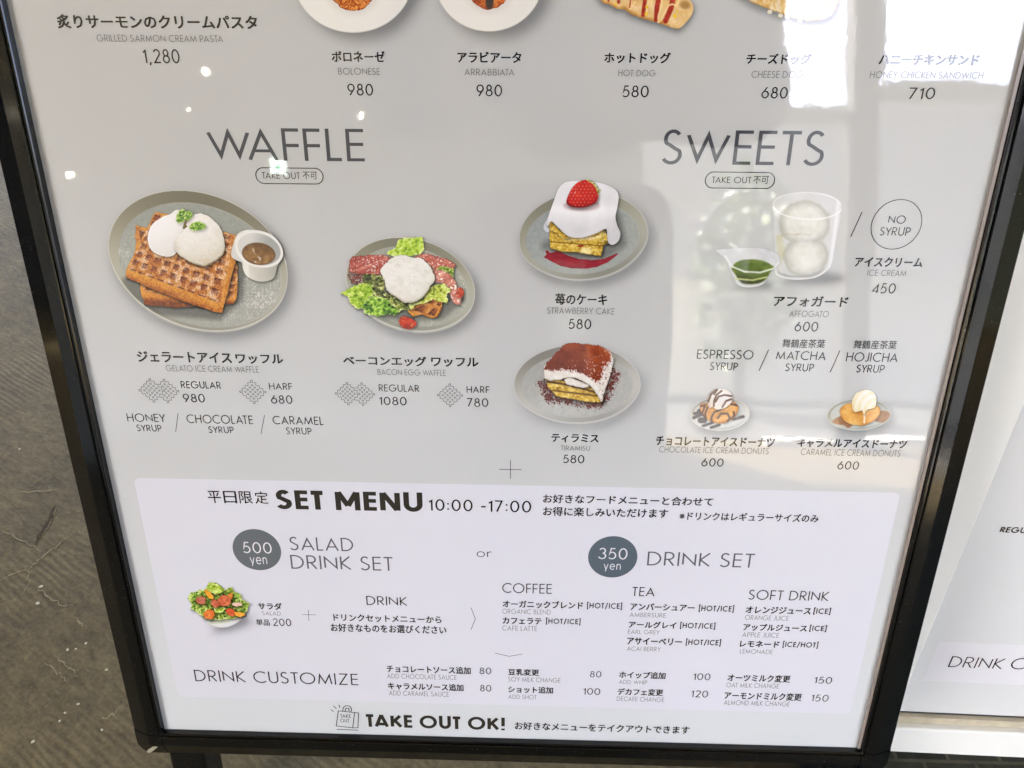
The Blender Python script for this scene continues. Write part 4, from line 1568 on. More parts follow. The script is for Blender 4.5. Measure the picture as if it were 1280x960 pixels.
p.shade(outer, 26, 34, 115, .30)
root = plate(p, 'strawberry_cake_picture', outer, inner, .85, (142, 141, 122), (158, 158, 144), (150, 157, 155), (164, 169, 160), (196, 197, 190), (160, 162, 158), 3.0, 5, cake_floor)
p.layer('sauce_smear', poly([(320, 712), (345, 690), (332, 668), (350, 658), (362, 678), (385, 680), (420, 664), (450, 672), (520, 705), (600, 728), (700, 738), (800, 728), (905, 683), (908, 690), (830, 752), (740, 790), (650, 803), (540, 800), (450, 780), (360, 735)], 2, 2, 14, 2), lambda x, y, d: ramp(.5 + .5 * (fbm(x / 60, y / 30, 201, 3) - .5) - .2 * (1 - sst(0, 12, -d)), [(0, (110, 22, 32)), (.5, (150, 38, 50)), (1, (172, 60, 70))]), root)


def sponge_col(seed, gold=0):
    def col(x, y, d):
        n = fbm(x / 13, y / 13, seed, 4)
        n2 = fbm(x / 34, y / 22, seed + 3, 3)
        c = ramp(.5 + 1.1 * (n - .5) + .5 * (n2 - .5), [(0, (112, 74, 14)), (.3, (182, 142, 40)), (.6, (220, 188, 78)), (.85, (242, 222, 138)), (1, (250, 240, 190))])
        c = mixc(c, (206, 178, 80), .0)
        return c
    return col


base = poly([(370, 470), (400, 480), (560, 545), (800, 500), (838, 560), (830, 600), (795, 612), (775, 700), (700, 692), (590, 672), (480, 668), (372, 640), (365, 560)], 3, 5, 22, 5)


def cake_col(x, y, d):
    c = sponge_col(211)(x, y, d)
    yy = y - .02 * (x - 360)
    seam = np.abs(yy - (588 + .06 * (x - 360)))
    c = mixc(c, (110, 74, 14), .85 * (1 - sst(2, 7, seam)))
    c = mixc(c, (140, 36, 30), (1 - sst(10, 18, np.hypot((x - 615) / 1.8, (y - 622) * 1.6))))
    c = mixc(c, (250, 240, 180), .8 * (1 - sst(20, 42, np.hypot((x - 655) / 1.5, (y - 665)))))
    c = c * (1 - .35 * sst(760, 830, x) * sst(.4, .6, fbm(x / 30, y / 30, 213, 2)))[..., None]
    c = mixc(c, (90, 66, 20), .6 * (1 - sst(0, 10, -d)) * sst(600, 680, y))
    return mixc(c, (248, 236, 190), .7 * (1 - sst(6, 20, line_d([(400, 500), (520, 570), (700, 560), (830, 530)], x, y))) * sst(.35, .6, fbm(x / 40, y / 20, 214, 2)))


p.layer('sponge', base, cake_col, root, ao=0.5)
p.layer('side_cream', poly(smooth_loop([(318, 480), (340, 420), (370, 430), (362, 500), (345, 510)]), 2), lambda x, y, d: np.tile([206., 210., 214.], (len(x), 1)), root)
p.layer('sponge', poly([(358, 418), (380, 430), (450, 510), (520, 560), (480, 560), (400, 505), (365, 490)], 2, 4, 16, 6), sponge_col(217), root, ao=0.5)
icing = poly(smooth_loop([(340, 440), (352, 395), (400, 260), (440, 160), (490, 115), (570, 102), (680, 105), (790, 125), (880, 165), (915, 220), (905, 310), (890, 390), (905, 460), (930, 520), (915, 580), (870, 612), (835, 595), (826, 540), (815, 485), (740, 520), (640, 552), (560, 556), (500, 535), (430, 470), (380, 425), (350, 460)]), 1)


def icing_col(x, y, d):
    n = fbm(x / 120, y / 120, 221, 3)
    c = ramp(.74 + .40 * (n - .5) - .34 * sst(350, 540, y + .15 * np.abs(x - 600)) - .12 * (1 - sst(340, 420, x + .25 * y - 60)) - .12 * sst(760, 920, x) + .10 * (1 - sst(0, 60, np.abs(y - 330))),
             [(0, (190, 190, 190)), (.5, (222, 222, 222)), (.8, (238, 238, 238)), (1, (248, 248, 248))])
    c = mixc(c, (196, 197, 200), .6 * (1 - sst(8, 26, np.abs(x - 832 - .05 * (y - 500)))) * sst(430, 520, y))
    c = mixc(c, (200, 196, 192), .55 * (1 - sst(0, 18, -d)) * sst(350, 500, y))
    return mixc(c, (190, 150, 150), .55 * (1 - sst(0, 26, np.abs(ell(622, 292, 132, 40, 0)(x, y)))) * (y > 280))


p.layer('icing', icing, icing_col, root, ao=0.4)
berry = poly(smooth_loop([(500, 262), (515, 215), (545, 160), (590, 115), (650, 95), (710, 110), (748, 160), (752, 220), (738, 270), (690, 300), (620, 316), (545, 310), (508, 290)]), 1)
bd = ell(630, 205, 140, 125)


def berry_col(x, y, d):
    L = dome(bd, x, y, (-.2, -.1, .75))
    n = fbm(x / 22, y / 22, 231, 3)
    row = np.mod(y / 26, 2) > 1
    sx_, sy_ = np.mod(x / 30 + .5 * row, 1) - .5, np.mod(y / 26, 1) - .5
    seed_ = 1 - sst(.10, .22, np.hypot(sx_ * 1.3, sy_))
    c = ramp(.35 + .45 * L + .35 * (n - .5), [(0, (98, 10, 16)), (.4, (164, 24, 24)), (.7, (206, 44, 34)), (1, (232, 92, 60))])
    c = mixc(c, (206, 70, 40), .6 * sst(640, 740, x) * sst(240, 130, y))
    c = mixc(c, (232, 176, 140), .75 * seed_ * sst(.1, .5, L))
    c = mixc(c, (240, 214, 208), .8 * speck(x, y, 11, 233, .78, .9) * (1 - sst(0, 90, np.hypot(x - 575, y - 190))))
    return mixc(c, (70, 8, 12), .5 * (1 - sst(0, 26, -d)) * sst(200, 300, y))


p.layer('strawberry', berry, berry_col, root, ao=0.55)
p.layer('strawberry_leaf', poly([(655, 80), (672, 92), (700, 105), (735, 128), (752, 165), (778, 176), (774, 184), (756, 184), (764, 222), (748, 205), (740, 165), (715, 130), (690, 112), (665, 100)], 1, 2, 8, 5), leafy(p, 237, (40, 50, 20), (104, 110, 40), (190, 190, 110), 1.6), root)

# ------------------------------------------------------------------ tiramisu
p = Pic(630, 420, 5.645)
outer = ell_cov(516, 344, 449, 286, -2)
inner = ell_cov(516, 350, 393, 224, -2)
crumbs = poly([(250, 340), (290, 420), (300, 445), (420, 470), (560, 490), (680, 490), (730, 440), (770, 330), (810, 270), (760, 230), (500, 300)], 22)


def cocoa_floor(x, y, c, di):
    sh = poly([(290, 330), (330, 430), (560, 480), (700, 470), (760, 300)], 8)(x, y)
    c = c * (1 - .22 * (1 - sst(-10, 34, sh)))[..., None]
    n = vnoise(x / 5.5, y / 5.5, 301) * .6 + fbm(x / 22, y / 22, 303, 3) * .6
    m = sst(.60, .78, n + .42 * (1 - sst(-22, 18, crumbs(x, y))) - .22)
    return mixc(c, (96, 34, 26), .9 * m * (di < 0) * (1 - sst(0, 36, crumbs(x, y))))


p.shade(outer, 24, 30, 100, .22)
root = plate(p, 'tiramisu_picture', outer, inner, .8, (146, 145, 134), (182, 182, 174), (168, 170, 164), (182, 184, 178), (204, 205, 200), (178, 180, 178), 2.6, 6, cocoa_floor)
body = poly([(300, 300), (500, 330), (640, 360), (695, 440), (684, 468), (640, 466), (580, 462), (460, 440), (370, 425), (345, 390), (308, 360)], 2, 6, 18, 5)


def tira_col(x, y, d):
    c = sponge_col(311)(x, y, d)
    l1 = np.abs(y - (322 + .10 * (x - 300) + .00035 * (x - 300) ** 2))
    l2 = np.abs(y - (384 + .12 * (x - 350)))
    c = mixc(c, (84, 44, 18), .9 * (1 - sst(4, 10, l1)))
    c = mixc(c, (90, 56, 22), .8 * (1 - sst(3, 9, l2 + 6 * (fbm(x / 20, y / 20, 313, 2) - .5))))
    return mixc(c, (60, 30, 14), .7 * (1 - sst(0, 8, -d)) * (y > 400))


p.layer('sponge', body, tira_col, root, ao=0.5)
mas = poly(smooth_loop([(283, 240), (300, 200), (420, 200), (600, 200), (755, 160), (768, 170), (758, 240), (730, 330), (700, 420), (686, 462), (655, 410), (600, 345), (520, 300), (460, 290), (390, 305), (310, 310), (286, 280)]), 1, 6, 18, 7)


def mas_col(x, y, d):
    n = fbm(x / 26, y / 26, 321, 4)
    c = ramp(.6 + .6 * (n - .5), [(0, (170, 160, 146)), (.4, (218, 212, 200)), (.75, (238, 236, 228)), (1, (250, 250, 246))])
    c = mixc(c, (150, 130, 100), .5 * (1 - sst(0, 9, -d)) * sst(250, 320, y))
    return mixc(c, (120, 48, 34), .8 * speck(x, y, 8, 323, .74, .86) * sst(600, 720, x))


p.layer('mascarpone', mas, mas_col, root, ao=0.5)
p.layer('mascarpone', poly(smooth_loop([(430, 305), (470, 295), (540, 320), (600, 350), (560, 362), (500, 352), (440, 335)]), 1, 6, 14, 8), mas_col, root, ao=0.5)
top = poly([(436, 56), (520, 52), (660, 66), (740, 100), (768, 150), (745, 190), (712, 220), (690, 300), (655, 335), (590, 285), (500, 255), (410, 240), (345, 250), (285, 236), (300, 190), (350, 140), (410, 75)], 3, 11, 16, 9)


def cocoa_col(x, y, d):
    n, m = fbm(x / 6, y / 6, 331, 3), fbm(x / 60, y / 60, 333, 3)
    c = ramp(.45 + .35 * (n - .5) + .5 * (m - .5) + .16 * sst(350, 700, x) - .12 * sst(120, 250, y), [(0, (82, 26, 14)), (.4, (124, 48, 22)), (.7, (158, 72, 34)), (1, (190, 104, 58))])
    edge_ = sst(.0, 1, 1 - (-d) / 26)
    return mixc(c, (238, 230, 220), .95 * sst(.50, .66, vnoise(x / 7, y / 7, 335) * .75 + .42 * edge_ - .08) * sst(150, 260, y + .3 * (x - 400)))


p.layer('cocoa_top', top, cocoa_col, root)

# ------------------------------------------------------------------ affogato
p = Pic(870, 230, 4.129)
glass = poly(smooth_loop([(395, 130), (396, 90), (430, 62), (500, 45), (580, 40), (680, 52), (738, 85), (752, 120), (745, 190), (728, 270), (715, 340), (704, 400), (680, 440), (620, 480), (540, 492), (470, 488), (420, 470), (408, 440), (402, 300)]), 1)
gm = ell_cov(574, 112, 178, 70, 6)


def glass_col(x, y, d):
    n = fbm(x / 50, y / 50, 401, 4)
    c = ramp(.55 + .5 * (n - .5), [(0, (176, 178, 174)), (.5, (204, 205, 202)), (1, (224, 225, 222))])
    blob = np.minimum(ell(565, 375, 112, 98)(x, y), ell(560, 200, 128, 110)(x, y)) + 18 * (n - .5)
    cr = ramp(.55 + .7 * (fbm(x / 40, y / 40, 403, 4) - .5) - .22 * sst(480, 420, x), [(0, (190, 186, 158)), (.5, (222, 221, 206)), (1, (246, 245, 238))])
    cr = cr * (1 - .20 * sst(-46, 6, blob))[..., None]
    c = mixc(c, cr, 1 - sst(-8, 8, blob))
    c = mixc(c, (168, 166, 146), .6 * (1 - sst(2, 14, np.abs(blob))))
    c = mixc(c, (176, 156, 104), .55 * (1 - sst(2, 9, line_d([(440, 268), (470, 258), (500, 262), (540, 258), (590, 264), (604, 256)], x, y) + 5 * fbm(x / 20, y / 20, 404, 2))))
    c = mixc(c, (204, 206, 202), .25)
    c = mixc(c, (190, 186, 128), .45 * (1 - sst(6, 30, line_d([(430, 280), (440, 340), (425, 400)], x, y))))
    c = mixc(c, (240, 241, 238), .8 * (1 - sst(1, 6, np.abs(gm(x, y)))))
    c = mixc(c, (236, 238, 238), .6 * (1 - sst(3, 18, np.abs(x - 722 + .12 * (y - 200)))))
    c = mixc(c, (150, 152, 150), .6 * (1 - sst(2, 9, np.abs(d + 16))) * sst(420, 470, y))
    c = mixc(c, (236, 236, 232), .9 * (1 - sst(0, 10, -d)) * sst(400, 470, y))
    return mixc(c, (168, 170, 168), .5 * (1 - sst(0, 7, -d)) * (y < 420))


p.shade(ell(590, 470, 140, 30), 24, 18, 46, .34)
root = p.layer('affogato_picture', glass, glass_col)
boat = poly(smooth_loop([(95, 338), (150, 332), (230, 326), (310, 326), (380, 338), (425, 365), (434, 400), (412, 432), (385, 455), (365, 490), (330, 522), (270, 532), (225, 522), (195, 490), (170, 440), (150, 392), (110, 356)]), 1)
pool = ell(292, 428, 100, 40, 2)


def boat_col(x, y, d):
    n = fbm(x / 34, y / 34, 411, 3)
    c = ramp(.5 + .5 * (n - .5) + .2 * sst(380, 200, x), [(0, (180, 182, 180)), (.5, (206, 208, 208)), (1, (228, 229, 230))])
    lowm = poly(smooth_loop([(195, 420), (392, 420), (380, 460), (350, 500), (300, 516), (240, 512), (208, 475)]), 0)(x, y)
    gcol = ramp(.5 + .6 * (n - .5) - .4 * sst(440, 510, y), [(0, (44, 52, 16)), (.5, (92, 108, 40)), (1, (140, 154, 84))])
    c = mixc(c, gcol, 1 - sst(-6, 6, lowm))
    pc = ramp(.5 + .7 * (fbm(x / 40, y / 16, 413, 3) - .5), [(0, (50, 62, 14)), (.5, (82, 104, 28)), (1, (126, 146, 56))])
    c = mixc(c, pc, 1 - sst(-5, 5, pool(x, y)))
    c = mixc(c, (196, 204, 132), .85 * (1 - sst(2, 7, np.abs(line_d([(205, 488), (290, 496), (365, 480)], x, y)))))
    c = mixc(c, (236, 238, 236), .85 * (1 - sst(2, 7, line_d([(150, 372), (185, 425), (250, 452), (330, 456), (400, 436), (432, 400)], x, y))))
    c = mixc(c, (240, 240, 238), .8 * (1 - sst(0, 8, -d)) * sst(480, 520, y))
    return mixc(c, (150, 152, 152), .55 * (1 - sst(0, 7, -d)) * (y < 500))


p.shade(ell(280, 510, 80, 20), 20, 12, 40, .34)
p.z = Z_TEXT + .06
p.layer('matcha_boat', boat, boat_col, root)

# ------------------------------------------------------------------ chocolate donut
p = Pic(840, 470, 10.667)
outer = ell_cov(640, 510, 398, 232, -6)
inner = ell_cov(640, 500, 345, 190, -4)


def choc_floor(x, y, c, di):
    for q, w in (([(300, 500), (420, 470)], 22), ([(290, 555), (420, 500)], 22), ([(350, 460), (400, 440)], 20), ([(380, 590), (430, 590)], 40), ([(410, 665), (540, 620)], 20), ([(520, 685), (630, 650)], 20), ([(820, 575), (950, 540)], 20)):
        c = mixc(c, (62, 56, 56), .92 * (1 - sst(w - 10, w + 8, line_d(q, x, y))))
    return c


p.shade(outer, 20, 46, 110, .26)
root = plate(p, 'chocolate_donut_picture', outer, inner, .55, (168, 164, 148), (200, 202, 196), (196, 202, 198), (204, 209, 204), (214, 216, 212), (170, 176, 174), 1.6, 8, choc_floor)
donut = poly(smooth_loop([(372, 400), (400, 365), (480, 360), (600, 370), (760, 330), (850, 365), (885, 420), (870, 480), (820, 560), (740, 612), (640, 628), (540, 610), (450, 565), (400, 510)]), 1, 6, 40, 3)
CHOC = [[(390, 400), (440, 390), (400, 500), (430, 550)], [(470, 420), (440, 500), (450, 560)], [(660, 440), (560, 480), (520, 560), (530, 600)], [(610, 560), (650, 500), (740, 500), (770, 560), (740, 600)], [(820, 480), (830, 520), (790, 570)], [(780, 370), (880, 390)]]


def donut_col(x, y, d):
    n = fbm(x / 60, y / 40, 421, 4)
    c = ramp(.5 + .6 * (n - .5) - .25 * (1 - sst(0, 40, -d)), [(0, (160, 90, 30)), (.45, (212, 150, 70)), (.75, (238, 190, 110)), (1, (250, 224, 160))])
    for q in CHOC:
        c = mixc(c, (74, 44, 34), .9 * (1 - sst(9, 19, line_d(q, x, y))))
    return c


p.layer('donut', donut, donut_col, root, step=.5, ao=.5, ao_g=2.2, ao_d=(.8, 1.2))
scoop = poly(smooth_loop([(470, 330), (490, 260), (540, 200), (600, 170), (700, 175), (780, 215), (805, 280), (795, 340), (760, 380), (700, 420), (640, 440), (590, 440), (540, 410), (500, 420), (480, 380)]), 1, 5, 30, 4)
sdm = ell(640, 310, 170, 140)


def scoop_col(x, y, d):
    c = ramp(.5 + .45 * dome(sdm, x, y, (.25, -.3, .7)) + .3 * (fbm(x / 40, y / 40, 425, 3) - .5), [(0, (190, 170, 140)), (.5, (228, 218, 202)), (1, (246, 244, 242))])
    for q in ([(600, 170), (520, 240), (480, 340)], [(660, 195), (590, 250), (560, 330), (555, 400)], [(790, 265), (700, 250), (620, 270), (580, 340)], [(790, 305), (720, 330), (670, 410)], [(600, 180), (560, 240)]):
        c = mixc(c, (96, 72, 56), .88 * (1 - sst(8, 18, line_d(q, x, y))))
    return c


p.layer('ice_cream_scoop', scoop, scoop_col, root, step=.5, ao=.5, ao_g=2.2, ao_d=(.8, 1.2))

# ------------------------------------------------------------------ caramel donut
p = Pic(1010, 470, 9.846)
outer = ell_cov(625, 485, 395, 205, -12)
inner = ell_cov(625, 470, 350, 168, -8)
car = [poly(smooth_loop([(300, 555), (380, 500), (470, 480), (560, 560), (540, 610), (490, 636), (440, 605), (350, 590)]), 2), poly(smooth_loop([(820, 545), (880, 470), (890, 430), (960, 430), (1010, 470), (990, 530), (920, 570), (850, 560)]), 2)]


def car_floor(x, y, c, di):
    for k in car:
        c = mixc(c, ramp(.5 + .6 * (fbm(x / 50, y / 30, 431, 3) - .5), [(0, (128, 82, 48)), (.5, (160, 112, 72)), (1, (184, 140, 100))]), .92 * (1 - sst(-8, 8, k(x, y))))
    return c


p.shade(outer, 18, 40, 110, .26)
root = plate(p, 'caramel_donut_picture', outer, inner, .55, (136, 132, 112), (184, 188, 178), (182, 188, 180), (188, 194, 186), (204, 206, 198), (164, 172, 166), 2.6, 9, car_floor)
donut = poly(smooth_loop([(388, 430), (420, 370), (500, 335), (620, 330), (780, 340), (870, 380), (888, 440), (850, 510), (780, 565), (690, 600), (600, 605), (500, 580), (420, 520)]), 1, 5, 40, 6)


def cdonut_col(x, y, d):
    n = fbm(x / 70, y / 50, 441, 4)
    c = ramp(.5 + .6 * (n - .5) + .1 * np.cos((x - 470) / 60) - .2 * (1 - sst(0, 30, -d)), [(0, (176, 108, 36)), (.4, (214, 150, 66)), (.7, (236, 186, 100)), (1, (250, 224, 160))])
    c = mixc(c, (246, 220, 150), .6 * sst(520, 600, y) * sst(700, 560, x))
    return mixc(c, (255, 244, 220), .9 * (1 - sst(6, 16, line_d([(690, 430), (695, 500), (690, 570)], x, y))))


p.layer('donut', donut, cdonut_col, root, step=.5, ao=.5, ao_g=2.2, ao_d=(.8, 1.2))
scoop = poly(smooth_loop([(545, 400), (540, 320), (565, 245), (620, 195), (700, 168), (780, 185), (830, 240), (838, 310), (820, 380), (770, 400), (730, 415), (700, 440), (690, 480), (678, 450), (660, 420), (600, 440), (565, 430)]), 1, 5, 26, 7)
sdm2 = ell(690, 300, 150, 140)


def cscoop_col(x, y, d):
    st = np.sin((np.hypot(x - 840, (y - 420)) + 14 * fbm(x / 50, y / 50, 451, 2)) / 13)
    c = ramp(.6 + .30 * dome(sdm2, x, y, (.3, -.2, .7)) + .13 * st + .2 * (fbm(x / 40, y / 40, 453, 3) - .5), [(0, (200, 180, 120)), (.45, (238, 226, 176)), (.75, (248, 242, 216)), (1, (252, 250, 244))])
    return c


p.layer('ice_cream_scoop', scoop, cscoop_col, root, step=.5, ao=.5, ao_g=2.2, ao_d=(.8, 1.2))

# ------------------------------------------------------------------ salad bowl
p = Pic(200, 640, 6.0)
bowl = poly(smooth_loop([(215, 640), (250, 600), (400, 580), (560, 590), (640, 650), (662, 690), (650, 740), (600, 810), (530, 855), (470, 866), (400, 856), (330, 815), (270, 760), (230, 700)]), 1)


def bowl_col(x, y, d):
    n = fbm(x / 40, y / 40, 501, 3)
    c = ramp(.62 + .3 * (n - .5) - .3 * sst(480, 660, x) + .1 * sst(400, 300, x), [(0, (186, 190, 184)), (.5, (222, 225, 222)), (1, (242, 243, 242))])
    c = mixc(c, (168, 186, 130), .5 * (1 - sst(6, 26, np.abs(y - 815 + .1 * (x - 460)))) * (1 - sst(60, 100, np.abs(x - 450))))
    return mixc(c, (150, 152, 150), .5 * (1 - sst(0, 9, -d)) * sst(780, 860, y))


p.shade(ell(520, 830, 130, 34, -14), 24, 16, 80, .42)
root = p.layer('salad_picture', bowl, bowl_col)
p.layer('salad_leaves', poly([(215, 640), (235, 600), (300, 585), (345, 580), (365, 530), (430, 535), (480, 590), (540, 560), (552, 590), (605, 615), (612, 660), (676, 684), (655, 735), (620, 770), (560, 795), (450, 802), (340, 800), (280, 745), (230, 725), (240, 690)], 2, 12, 22, 3), leafy(p, 511, (26, 50, 14), (98, 138, 34), (176, 204, 84), 2.4), root, ao=0.45)
p.layer('salad_leaves', poly([(345, 580), (370, 530), (430, 540), (490, 585), (440, 612), (400, 608)], 2, 8, 18, 4), leafy(p, 515, (116, 150, 30), (162, 196, 46), (206, 226, 106)), root, ao=0.45)
p.layer('salad_leaves', poly([(405, 720), (440, 695), (490, 720), (470, 752), (415, 750)], 2, 6, 16, 5), leafy(p, 517, (110, 150, 30), (152, 196, 44), (200, 226, 96)), root, ao=0.45)
for q, c0, c1, c2, sd_ in (([(335, 588), (360, 585), (402, 630), (395, 650), (362, 635)], (206, 120, 20), (240, 166, 40), (250, 206, 110), 521), ([(510, 620), (545, 605), (540, 650), (520, 650)], (200, 110, 30), (236, 160, 60), (250, 210, 130), 523),
                           ([(270, 650), (300, 630), (340, 640), (335, 685), (290, 680)], (140, 60, 40), (196, 112, 84), (232, 180, 150), 525), ([(440, 650), (480, 620), (530, 640), (525, 690), (470, 700), (430, 690)], (170, 64, 34), (214, 108, 66), (240, 170, 130), 527),
                           ([(330, 760), (370, 725), (410, 750), (395, 795), (345, 790)], (196, 84, 20), (226, 126, 54), (246, 180, 110), 529), ([(500, 725), (545, 720), (575, 750), (555, 775), (510, 760)], (176, 54, 24), (220, 96, 54), (240, 160, 110), 531),
                           ([(560, 745), (620, 750), (640, 765), (590, 780)], (220, 140, 30), (244, 176, 60), (250, 210, 130), 533), ([(385, 680), (410, 650), (450, 690), (420, 710)], (150, 60, 34), (206, 110, 74), (240, 180, 150), 535), ([(545, 680), (600, 672), (620, 690), (570, 700)], (210, 150, 130), (230, 190, 170), (246, 226, 210), 537)):
    p.layer('tomato_piece', poly(smooth_loop(q), 1, 4, 12, sd_), lambda x, y, d, c0=c0, c1=c1, c2=c2, sd_=sd_: ramp(.5 + .8 * (fbm(x / 22, y / 22, sd_, 3) - .5) - .2 * (1 - sst(0, 8, -d)), [(0, c0), (.5, c1), (1, c2)]), root, ao=0.55)

# ------------------------------------------------------------------ pasta plates at the upper edge (they run on above the picture)
def pasta(name, cx, cy, a, b_, pa, pb, pcy, olive, seed):
    p = Pic(0, 0, 1.0)
    out = ell(cx, cy, a, b_, 1.5)
    p.shade(out, 10, 8, 22, .36)
    def col(x, y, d):
        u, v = out.uv(x, y)
        c = mixc((206, 204, 194), (232, 231, 222), sst(-.6, .5, v))
        well = ell(cx, pcy + 1, pa + 9, pb + 8)(x, y)
        c = mixc(c, (216, 214, 204), (1 - sst(-9, 2, well)) * .7)
        return mixc(c, (190, 189, 180), .7 * (1 - sst(0, 1.6, -d)))
    r_ = p.layer(name, out, col, step=1.0)
    def pc(x, y, d):
        sw = fbm(x / 16, y / 16, seed, 3) * 9
        st = .5 + .5 * np.sin((x * .55 + y * .9 + 14 * sw) / 1.9)
        n = fbm(x / 5, y / 5, seed + 3, 3)
        c = ramp(.15 + .5 * st + .6 * (n - .5) + .1, [(0, (110, 34, 10)), (.35, (176, 78, 22)), (.65, (222, 136, 48)), (1, (244, 196, 110))])
        if olive:
            c = mixc(c, (44, 40, 48), .95 * (1 - sst(4, 6.5, np.hypot((x - cx - 1), (y - 3) * .45))))
            c = mixc(ramp(.2 + .45 * st + .7 * (n - .5), [(0, (96, 22, 8)), (.5, (186, 72, 26)), (1, (226, 146, 76))]), c, .55 if olive else 1)
            c = mixc(c, (40, 36, 44), .95 * (1 - sst(3.2, 5.5, np.hypot((x - cx - 1), (y - 2) * .5))))
        return mixc(c, (120, 50, 20), .6 * (1 - sst(0, 2, -d)))
    p.layer('pasta', poly(smooth_loop([(cx + pa * math.cos(t), pcy + pb * math.sin(t)) for t in np.linspace(0, 2 * math.pi, 14)[:-1]]), 0, 1.5, 5, seed), pc, r_)


pasta('bolognese_picture', 441.5, -28, 75, 69, 33, 40, -26, False, 601)
pasta('arrabbiata_picture', 611, -26, 68, 65.5, 30, 38, -26, True, 605)

# ------------------------------------------------------------------ hot dog and cheese dog
p = Pic(730, 0, 8.0)
bun = poly(smooth_loop([(150, -60), (190, 25), (250, 45), (330, 85), (400, 95), (470, 140), (580, 185), (700, 215), (780, 240), (870, 270), (930, 285), (970, 270), (1040, 195), (1080, 130), (1090, 70), (1060, 10), (980, -60), (600, -180), (300, -160)]), 2, 5, 40, 3)


def bun_col(x, y, d):
    n = fbm(x / 70, y / 70, 701, 4)
    c = ramp(.62 + .6 * (n - .5) - .4 * (1 - sst(0, 50, -d)) * (x < 860), [(0, (160, 104, 40)), (.4, (214, 170, 96)), (.75, (236, 206, 150)), (1, (246, 228, 190))])
    c = mixc(c, (150, 108, 50), .8 * (1 - sst(20, 60, np.hypot((x - 1010) / 1.3, y - 50))))
    for q, w in (([(620, -60), (600, 60), (590, 150)], 19), ([(760, -60), (730, 60), (722, 200)], 24), ([(900, -60), (870, 80), (815, 210)], 26), ([(480, -40), (465, 70)], 14), ([(350, -30), (345, 25)], 14), ([(240, -20), (245, 10)], 10)):
        c = mixc(c, ramp(.5 + .7 * (fbm(x / 20, y / 20, 703, 3) - .5), [(0, (112, 26, 14)), (.5, (166, 44, 26)), (1, (206, 90, 60))]), 1 - sst(w - 4, w + 5, line_d(q, x, y)))
    for q in ([(780, -20), (775, 60), (745, 150), (738, 230), (760, 210), (840, 60), (880, 40), (920, 60), (960, -20)], [(670, -20), (630, 60), (625, 150)], [(480, 0), (470, 80), (460, 90), (510, 20)], [(660, 60), (690, -10)]):
        c = mixc(c, (246, 214, 150), .95 * (1 - sst(5, 10, line_d(q, x, y))))
    for cx, cy, r in ((628, 70, 16), (622, 140, 18), (910, 160, 20), (318, 40, 14), (935, 120, 10)):
        c = mixc(c, (236, 196, 44), .95 * (1 - sst(r - 5, r + 4, np.hypot(x - cx, y - cy))))
    return c


p.shade(bun, 0, 26, 90, .5)
p.layer('hot_dog_picture', bun, bun_col)
p = Pic(880, 0, 6.4)
bun = poly(smooth_loop([(280, -60), (350, 0), (420, 35), (490, 60), (560, 90), (640, 115), (720, 145), (800, 160), (900, 160), (980, 145), (1040, 95), (1065, 40), (1060, -30), (900, -140), (500, -140)]), 2, 9, 20, 5)


def cheese_col(x, y, d):
    n, m = fbm(x / 46, y / 46, 711, 4), fbm(x / 16 + y / 40, y / 30, 713, 3)
    c = ramp(.55 + .8 * (n - .5) + .3 * (m - .5), [(0, (176, 120, 50)), (.4, (216, 170, 92)), (.7, (228, 204, 140)), (1, (240, 230, 196))])
    c = mixc(c, (196, 120, 52), .55 * sst(.55, .75, m) * sst(700, 900, x))
    c = mixc(c, (236, 230, 210), .6 * sst(.5, .7, fbm(x / 30, y / 60, 715, 3)) * sst(900, 600, x))
    return mixc(c, (130, 90, 40), .5 * (1 - sst(0, 14, -d)))


p.shade(bun, 0, 26, 80, .42)
p.layer('cheese_dog_picture', bun, cheese_col)
for cx, cy in ((525, 95), (610, 125), (665, 132), (765, 165)):
    p.z = Z_TEXT + .1
    p.layer('cheese_drip', ell(cx, cy, 20, 16), lambda x, y, d: np.tile([232., 226., 204.], (len(x), 1)))
# ================================================================== WHAT THE GLOSS MIRRORS
# the roofed porch in front of the board: roof, wall, glazed bay, added side walls
M_PLASTER = plain_mat('warm plaster', (0.82, 0.77, 0.62), 0.8, 0.3, 30, 0.08)
M_CEIL = plain_mat('porch boards', (0.46, 0.41, 0.33), 0.7, 0.2, 8, 0.15)
M_POST = plain_mat('painted post', (0.10, 0.10, 0.09), 0.5)
roof = MB()
roof.box(-3.4, 3.4, -3.2, 1.6, 2.55, 2.67)
for k in range(6):
    yy = -2.6 + k * 0.8
    roof.box(-3.4, 3.4, yy, yy + 0.09, 2.40, 2.548)
tag(roof.build('porch_roof', M_CEIL), kind='structure')
wall = MB()
wall.box(-2.5, 0.52, -3.12, -3.0, 0, 2.548)
for px_ in (-1.62, -.98, -.52, -.16):
    wall.box(px_ - .05, px_ + .05, -2.998, -2.96, 0, 2.39)  # upright strips added for faint pale bars in the mirrored wall
tag(wall.build('porch_wall', M_PLASTER), kind='structure')
M_SIDE_DARK = plain_mat('dark side blocker', (0.035, 0.026, 0.020), 0.5, 0.3, 12, 0.25)
side = MB()
side.box(-3.4, -3.3, -2.0, 1.6, 0, 2.548)  # unseen wall, added so the left rail mirrors something dark
tag(side.build('added_side_wall', M_SIDE_DARK), kind='structure')
M_SIDE_OLIVE = plain_mat('olive side blocker', (0.16, 0.17, 0.10), 0.6, 0.3, 14, 0.2)
side = MB()
side.box(3.3, 3.4, -1.7, 1.6, 0, 2.548)  # unseen wall, added to darken what the right rail mirrors
tag(side.build('added_side_wall', M_SIDE_OLIVE), kind='structure')
M_BLOCK = plain_mat('pale added wall', (0.50, 0.50, 0.46), 0.8, 0.3, 25, 0.1)
gw = MB()
